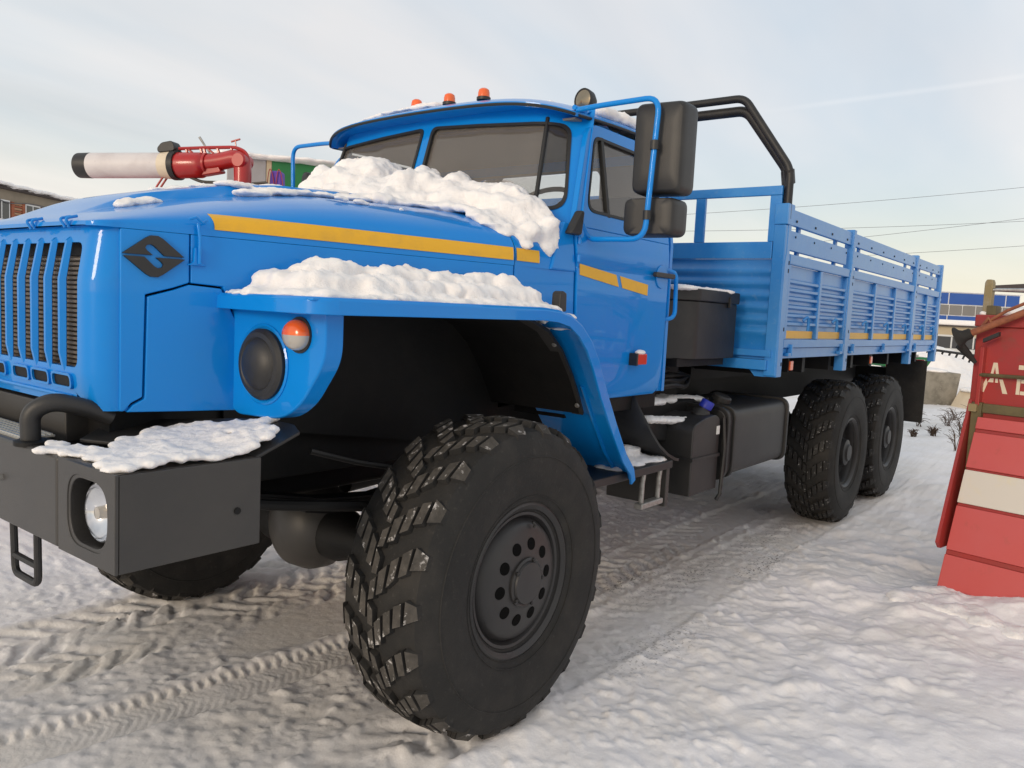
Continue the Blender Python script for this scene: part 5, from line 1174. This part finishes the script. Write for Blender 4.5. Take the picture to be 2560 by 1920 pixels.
tr = empty('box_trailer', (0, 0, 0)); tag(tr, 'tall grey and green box trailer with snow on its roof, behind the fire engine monitor', 'trailer')
ta, tb = Vector((5.25, 9.0, 0)), Vector((9.3, 6.4, 0)); td = (tb-ta).normalized(); tn_ = Vector((-td.y, td.x, 0)); TL = (tb-ta).length
def tbx(a0, a1, o0, o1, z0, z1): return MB().add([ta+td*a+tn_*o+Vector((0, 0, z)) for z in (z0, z1) for o in (o0, o1) for a in (a0, a1)], [(0, 2, 3, 1), (4, 5, 7, 6), (0, 1, 5, 4), (2, 6, 7, 3), (0, 4, 6, 2), (1, 3, 7, 5)])
tbx(0, .62, 0, 2.4, 1.0, 3.97).build('front_panel', 'trailer_grey', tr, bevel=.02)
tbx(.62, .70, -.004, 2.4, 1.0, 3.97).build('corner_band', 'beige', tr)
tbx(.70, TL, 0, 2.4, 1.0, 3.97).build('side_panel', 'green', tr, bevel=.02)
tbx(.70, TL, -.01, -.002, 1.0, 3.42).build('lower_panel', 'trailer_grey', tr)
for a in (1.0, 3.6, 4.4): 
    q = ta+td*a+tn_*.4; MB().lathe([(.2, 0), (.48, .02), (.5, .1), (.5, .25), (.2, .28)], (q.x, q.y, .5), tuple(tn_), 24).build('wheel', 'rubber', tr)
tbx(.1, TL-.1, .2, 2.2, .8, 1.0).build('chassis_frame', 'chassis', tr)
bl = []
for k in range(70):
    q = ta+td*rs.uniform(0, TL)+tn_*rs.uniform(.02, 2.3); bl.append((q.x, q.y, 4.0, .28, .28, .06))
for k in range(28):
    q = ta+td*(TL*k/27)+tn_*.03; bl.append((q.x, q.y, 3.99, .2, .2, .055))
snow_heap('trailer_snow', bl, .04, .03, 'white snow layer on the roof of the green trailer', tscale=.2)
# striped net bag hung by the far mirror side of the fire engine
nb2 = empty('net_bag', (1.62, 2.60, 2.395), rz=R_(-50)); tag(nb2, 'violet striped bag with red cord standing on the fire engine roof', 'bag')
MB().prism(rpoly([(-.06, 0), (.06, 0), (.048, .29), (-.042, .29)], .02), lambda p, t: (p[0], p[1]*0+t, p[1]), 0, .12).build('bag_body', 'violet', nb2, bevel=.02)
for x in (-.04, .03): MB().tube(curve3([(x-.03, -.004, .0), (x-.02, -.01, .2), (x, -.01, .30), (x+.03, -.01, .2), (x+.04, -.006, .0)]), .0035, 6).build('bag_cord', 'fire_red', nb2)

ho = empty('tan_house', (0, 0, 0)); tag(ho, 'low tan house with brick piers between white framed windows and a snowy roof edge', 'house')
ha, hb_ = Vector((8.83, 39.24, 0)), Vector((29.0, 52.22, 0)); hd_ = (hb_-ha).normalized(); hn = Vector((-hd_.y, hd_.x, 0))*1.0; HL = (hb_-ha).length
def hbx(a0, a1, o0, o1, z0, z1): return MB().add([ha+hd_*a+hn*o+Vector((0, 0, z)) for z in (z0, z1) for o in (o0, o1) for a in (a0, a1)], [(0, 2, 3, 1), (4, 5, 7, 6), (0, 1, 5, 4), (2, 6, 7, 3), (0, 4, 6, 2), (1, 3, 7, 5)])
hbx(0, HL, 0, 9, 0, 6.55).build('wall', 'wall_tan', ho)
hbx(-.3, HL+.3, -.35, 9.3, 6.5, 6.62).build('eaves', 'brown_roof', ho)
MB().prism([(-.5, 6.62), (9.4, 6.62), (4.5, 7.2)], lambda p, t: tuple(ha+hd_*t+hn*p[0]+Vector((0, 0, p[1]))), -.3, HL+.3).build('roof', 'brown_roof', ho)
wa = .88
k = 0
while wa+1.2 < HL-1:
    wn = empty('window', (0, 0, 0), parent=ho)
    hbx(wa, wa+1.15, -.05, .06, 4.95, 5.98).build('frame', 'frame_white', wn)
    hbx(wa+.07, wa+.53, -.062, -.052, 5.02, 5.91).build('pane', 'dark_window', wn); hbx(wa+.61, wa+1.08, -.062, -.052, 5.02, 5.91).build('pane', 'dark_window', wn)
    hbx(wa+1.22, wa+1.42, -.09, .04, 4.85, 5.95).build('brick_pier', 'brick_red', ho); hbx(wa+2.02, wa+2.22, -.09, .04, 4.85, 5.95).build('brick_pier', 'brick_red', ho)
    for j in range(9):
        hbx(wa+1.42, wa+2.02, -.07, .04, 4.85+j*.122, 4.85+j*.122+.085).build('brick_course', 'brick_pale' if j % 2 == 0 else 'brick_red', ho)
    wa += 2.30; k += 1
MB().tube(curve3([ha+hd_*a+hn*-.12+Vector((0, 0, z)) for a, z in ((0, 6.3), (3, 6.25), (5.2, 6.1), (6.4, 5.85), (8.3, 6.02), (11, 5.95), (14, 6.0))]), .022, 6).build('wall_cable', 'wire', ho)
bl = []
for k in range(60):
    q = ha+hd_*(HL*k/59)+hn*-.30; bl.append((q.x, q.y, 6.70+rs.uniform(-.04, .04), .40, .40, .13))
snow_heap('eaves_snow', bl, .07, .06, 'ridge of snow along the eaves of the tan house', tscale=.4, sub=1)

# ------------------------------------------------------------------ yard behind the truck's tail
bb = empty('blue_building', (0, 0, 0)); tag(bb, 'long blue clad building with white mullions and a band of grey windows', 'building')
ba, bd_ = Vector((63.0, 11.4, 0)), Vector((.61, -.79, 0)); bn_ = Vector((.79, .61, 0))
def bbx(a0, a1, o0, o1, z0, z1): return MB().add([ba+bd_*a+bn_*o+Vector((0, 0, z)) for z in (z0, z1) for o in (o0, o1) for a in (a0, a1)], [(0, 2, 3, 1), (4, 5, 7, 6), (0, 1, 5, 4), (2, 6, 7, 3), (0, 4, 6, 2), (1, 3, 7, 5)])
bbx(-9, 9.4, .05, 7, 0, 4.66).build('wall', 'frame_white', bb)
for a in np.arange(-8.9, 9.0, 4.3):
    bbx(a+.06, min(a+4.24, 9.3), -.02, .05, 3.78, 4.60).build('upper_panel', 'clad_blue', bb)
    bbx(a+.06, min(a+4.24, 9.3), -.02, .05, 2.48, 2.90).build('lower_panel', 'clad_blue', bb)
for a in np.arange(-8.9, 8.6, 1.0):
    wn = bbx(a+.05, a+.96, -.01, .05, 2.97, 3.70).build('window', 'grey_window', bb)
bbx(-9.1, 9.5, -.05, 7.1, 4.66, 4.72).build('roof', 'frame_white', bb)
bw = empty('beige_shed', (0, 0, 0)); tag(bw, 'beige shed wall with a snow covered lean roof below the blue building', 'shed')
sa, sd_ = Vector((46.0, 8.4, 0)), Vector((.61, -.79, 0)); sn2 = Vector((.79, .61, 0))
def sbx(a0, a1, o0, o1, z0, z1): return MB().add([sa+sd_*a+sn2*o+Vector((0, 0, z)) for z in (z0, z1) for o in (o0, o1) for a in (a0, a1)], [(0, 2, 3, 1), (4, 5, 7, 6), (0, 1, 5, 4), (2, 6, 7, 3), (0, 4, 6, 2), (1, 3, 7, 5)])
sbx(-3, 9, 0, 4, 0, 1.98).build('wall', 'beige', bw); sbx(-3.1, 9.1, -.2, 4.1, 1.98, 2.06).build('roof', 'brown_roof', bw)
sbx(-3.2, 9.2, -.3, 4.2, 2.06, 2.36).build('snow_cover', 'snow', bw, bevel=.12, seg=4)
# parked car, half hidden by the bank
pc = empty('parked_car', (37.2, 3.2, 0), rz=R_(-52)); tag(pc, 'white car with dark windows and snow on its roof, half hidden by a snow bank', 'car')
MB().prism(rpoly([(-2.1, .35), (2.1, .35), (2.15, .75), (1.2, .95), (-2.0, 1.0), (-2.15, .7)], .08), XZ(-.82), 0, 1.64).build('body', 'car_white', pc, bevel=.08, seg=3)
MB().prism(rpoly([(-1.85, .98), (1.15, .95), (.55, 1.45), (-1.55, 1.48)], .08), XZ(-.72), 0, 1.44).build('cabin', 'dark_window', pc, bevel=.06, seg=3)
MB().prism(rpoly([(-1.62, 1.44), (.58, 1.42), (.42, 1.54), (-1.5, 1.55)], .04), XZ(-.68), 0, 1.36).build('roof', 'car_white', pc, bevel=.03)
for x in (-.55, .4):
    for y in (-.735, .715): MB().box(x, x+.06, y, y+.02, .98, 1.45).build('pillar', 'car_white', pc)
for x in (-1.35, 1.3):
    for y in (-.86, .64): MB().lathe([(.18, 0), (.31, .01), (.32, .05), (.32, .18), (.31, .22), (.18, .22)], (x, y, .32), (0, 1, 0), 24).build('wheel', 'rubber', pc)
for y in (-.62, .62): MB().box(2.08, 2.16, y-.15, y+.15, .62, .74).build('headlight', 'clear_lens', pc)
# snow banks
def bank(name, cx, cy, lx, ly, h, rz, seed):
    n = 40; t = np.linspace(-1, 1, n); U, V = np.meshgrid(t, t, indexing='ij'); rr = np.hypot(U, V)
    Hh = h*np.clip(1-rr**2, 0, 1)**.8*(.75+.9*fbm(U*2.2, V*2.2, 4, seed)+.25)-.05
    c_, s_ = math.cos(rz), math.sin(rz); Xw = cx+U*lx*c_-V*ly*s_; Yw = cy+U*lx*s_+V*ly*c_
    o = MB().grid(np.stack([Xw, Yw, Hh], -1)).build(name, 'snow', None, smooth=180); o['kind'] = 'structure'; return o
bank('snow_bank_ridge', 27.0, 2.6, 3.4, 1.8, 1.15, R_(-55), 4); bank('snow_bank_ridge', 20.8, 1.0, 1.9, 1.4, .95, R_(-50), 9); bank('snow_bank_ridge', 33, 6, 5, 3, .9, R_(-50), 12); bank('snow_bank_ridge', 17.0, -1.6, 1.6, 1.2, .35, R_(-30), 15)
# black lattice section dumped on the bank
la = empty('lattice_frame', (22.45, .85, .72), rz=R_(-53)); tag(la, 'black steel lattice section lying on the snow bank', 'lattice')
for z in (.02, .36): MB().tube([(-.9, 0, z+.10), (.9, 0, z-.06)], .034, 6).build('chord', 'black_metal', la)
for k in range(9):
    x = -.85+k*.2; MB().tube([(x, 0, .02+.09-.089*(x+.9)), (x+.14, 0, .36+.09-.089*(x+.9))], .03, 6).build('brace', 'black_metal', la)
MB().box(-.9, -.86, -.02, .02, -.75, .1).build('leg', 'black_metal', la); MB().box(.86, .9, -.02, .02, -.75, 0).build('leg', 'black_metal', la)
# green skip, concrete block, low slab
sk = empty('green_skip', (13.1, .05, 0), rz=R_(-48)); tag(sk, 'small green steel skip with a snowy rim behind the truck tail', 'skip')
MB().prism([(-.75, 1.02), (.02, 1.02), (.14, 1.20), (-.8, 1.20)], XZ(-.4), 0, .8).build('bin', 'green', sk, bevel=.01)
MB().box(-.85, -.15, -.42, .42, 1.20, 1.245).build('lid', 'zinc', sk)
for x in (-.65, -.35): 
    for y in (-.3, .3): MB().box(x-.03, x+.03, y-.03, y+.03, -.02, 1.03).build('leg', 'chassis', sk)
cb = MB().prism(rpoly([(-.52, -.05), (.52, -.05), (.62, .74), (-.62, .74)], .03), XZ(-.5), 0, 1.0).build('concrete_block', 'concrete', None, bevel=.02)
cb.location = (18.05, .79, 0); cb.rotation_euler = (0, 0, R_(-50)); tag(cb, 'weathered grey concrete block with a snow cap behind the mud flap', 'concrete block')
bl = [(18.05+rs.uniform(-.35, .35), .79+rs.uniform(-.35, .35), .76, .26, .26, .06) for k in range(18)]
snow_heap('block_snow', bl, .03, .03, 'snow cap on the weathered concrete block', tscale=.15)
sb = MB().prism(rpoly([(-.6, -.05), (.6, -.05), (.45, .36), (-.35, .40)], .05), XZ(-.4), 0, .8).build('cream_slab', 'cream', None, bevel=.03)
sb.location = (18.0, -.55, 0); sb.rotation_euler = (0, 0, R_(-40)); tag(sb, 'low cream slab half buried in snow beside the concrete block', 'slab')
bl = [(18.0+rs.uniform(-.35, .35), -.55+rs.uniform(-.35, .35), .40, .22, .22, .06) for k in range(14)]
snow_heap('slab_snow', bl, .03, .02, 'snow cap on the low cream slab', tscale=.15)
# dry weeds poking through
def weed(x, y, n, h, spread, label, grp):
    m_ = MB(); z0 = gz(x, y)-.01
    for k in range(n):
        a = rs.uniform(0, 6.28); b_ = rs.uniform(.2, 1)*spread; hh = h*rs.uniform(.5, 1)
        p = Vector((x+rs.uniform(-.04, .04), y+rs.uniform(-.04, .04), z0)); q = p+Vector((math.cos(a)*b_*.5, math.sin(a)*b_*.5, hh*.7)); r_ = p+Vector((math.cos(a)*b_*1.2, math.sin(a)*b_*1.2, hh*rs.uniform(.55, 1)))
        m_.tube(curve3([p, q, r_], 3), [.004]*4+[.003]*2+[.002], 4)
        for j in range(3):
            s_ = p.lerp(q, rs.uniform(.5, 1)); a2 = a+rs.uniform(-1.5, 1.5); m_.tube([s_, s_+Vector((math.cos(a2)*.08, math.sin(a2)*.08, rs.uniform(.0, .10)))*h*2.2], .0022, 3)
    tag(m_.build('dry_weed', 'twig', None, smooth=0), label, 'weed', grp)
L1 = 'tuft of dry brown weeds poking out of the snow behind the truck'
for (x, y, n, h, sp_) in ((11.3, -.42, 26, .16, .10), (11.75, -.62, 34, .22, .12), (12.1, -.95, 12, .40, .25), (13.4, -.55, 16, .35, .3), (13.8, -.95, 14, .5, .3), (14.6, -.5, 14, .3, .35), (12.9, -.2, 10, .25, .3), (10.2, -1.2, 9, .45, .25), (15.2, -1.2, 12, .5, .3), (14.3, .15, 10, .22, .3)):
    weed(x, y, n, h, sp_, {26: 'smaller of two dense brown weed tufts behind the truck', 34: 'larger of two dense brown weed tufts behind the truck'}.get(n, L1), 'dry weeds in the snow')
wp = MB().tube([(13.3, -1.18, -.05), (13.32, -1.17, .34), (13.45, -1.25, .36)], .018, 6).build('rusty_stake', 'rust', None); tag(wp, 'short bent rusty stake standing among the dry weeds', 'stake')
# far shed roof and bare tree by the right edge
fs = empty('brown_roof_shed', (0, 0, 0)); tag(fs, 'distant shed with a dark brown flat roof above the red cabinet', 'shed')
fa = Vector((33.6, .0, 0)); fd = Vector((.62, -.785, 0)); fn_ = Vector((.785, .62, 0))
MB().add([fa+fd*a+fn_*o+Vector((0, 0, z)) for z in (3.42, 3.66) for o in (0, 3) for a in (0, 6)], [(0, 2, 3, 1), (4, 5, 7, 6), (0, 1, 5, 4), (2, 6, 7, 3), (0, 4, 6, 2), (1, 3, 7, 5)]).build('roof', 'brown_roof', fs)
for a in (1.8, 5.8): 
    q = fa+fd*a+fn_*.4; MB().box(q.x-.06, q.x+.06, q.y-.06, q.y+.06, 0, 3.43).build('post', 'brown_roof', fs)
def bare_tree(x, y, h, label):
    t_ = empty('bare_tree', (x, y, 0)); tag(t_, label, 'tree')
    MB().tube([(0, 0, -.1), (.05, .03, h*.35), (.02, .0, h*.6)], [.14, .10, .06], 8).build('trunk', 'twig', t_)
    m_ = MB()
    def br(p, d, L, r, lev):
        q = p+d*L; m_.tube([p, p+d*L*.5+Vector((rs.uniform(-.05, .05), rs.uniform(-.05, .05), .03))*L, q], [r, r*.8, r*.6], 4, cap=False)
        if lev == 0: return
        for j in range(4 if lev > 1 else 5):
            nd = (d+Vector((rs.uniform(-1, 1), rs.uniform(-1, 1), rs.uniform(-.2, .8)))*.75).normalized(); br(p.lerp(q, rs.uniform(.4, 1)), nd, L*rs.uniform(.5, .75), r*.55, lev-1)
    for k in range(7): br(Vector((.03, .01, h*rs.uniform(.3, .58))), Vector((rs.uniform(-1, 1), rs.uniform(-1, 1), rs.uniform(.5, 1.3))).normalized(), h*.28, .05, 3)
    m_.build('crown', 'twig', t_, smooth=0)
bare_tree(58, 1.8, 4.6, 'bare leafless tree beyond the end of the blue building')
bare_tree(60, -1.6, 5.0, 'taller bare leafless tree behind the red cabinet')
# power lines: two poles outside the view carry four wires
for i, (p, q) in enumerate((((36.3, 21.7, 7.0), (60.0, -8.3, 12.3)), ((36.0, 21.8, 6.3), (60.0, -8.6, 9.7)), ((36.2, 22.0, 4.6), (60.0, -8.4, 10.9)), ((36.0, 22.2, 4.4), (60.0, -8.7, 8.6)))):
    P0, P1 = Vector(p), Vector(q)
    o = MB().tube([P0.lerp(P1, t)+Vector((0, 0, -1.6*t*(1-t))) for t in np.linspace(0, 1, 24)], .011, 5).build('power_line', 'wire', None, smooth=60)
    tag(o, ('thin overhead power line, topmost of the four', 'thin overhead power line, second from the top', 'steepest of the four thin overhead power lines', 'thin overhead power line, lowest of the four')[i], 'power line', 'overhead power lines')
for (x, y, hgt) in ((36.1, 21.9, 7.2), (60.0, -8.5, 12.5)):
    up_ = empty('utility_pole', (x, y, 0)); tag(up_, 'wooden pole carrying the %s end of the overhead power lines' % ('lower' if hgt < 10 else 'higher'), 'pole')
    MB().tube([(0, 0, -.2), (0, 0, hgt)], [.16, .11], 10).build('pole', 'twig', up_)
    for z in (hgt-.25, hgt-1.7): MB().box(-.06, .06, -.9, .9, z-.06, z+.06).build('cross_arm', 'twig', up_)
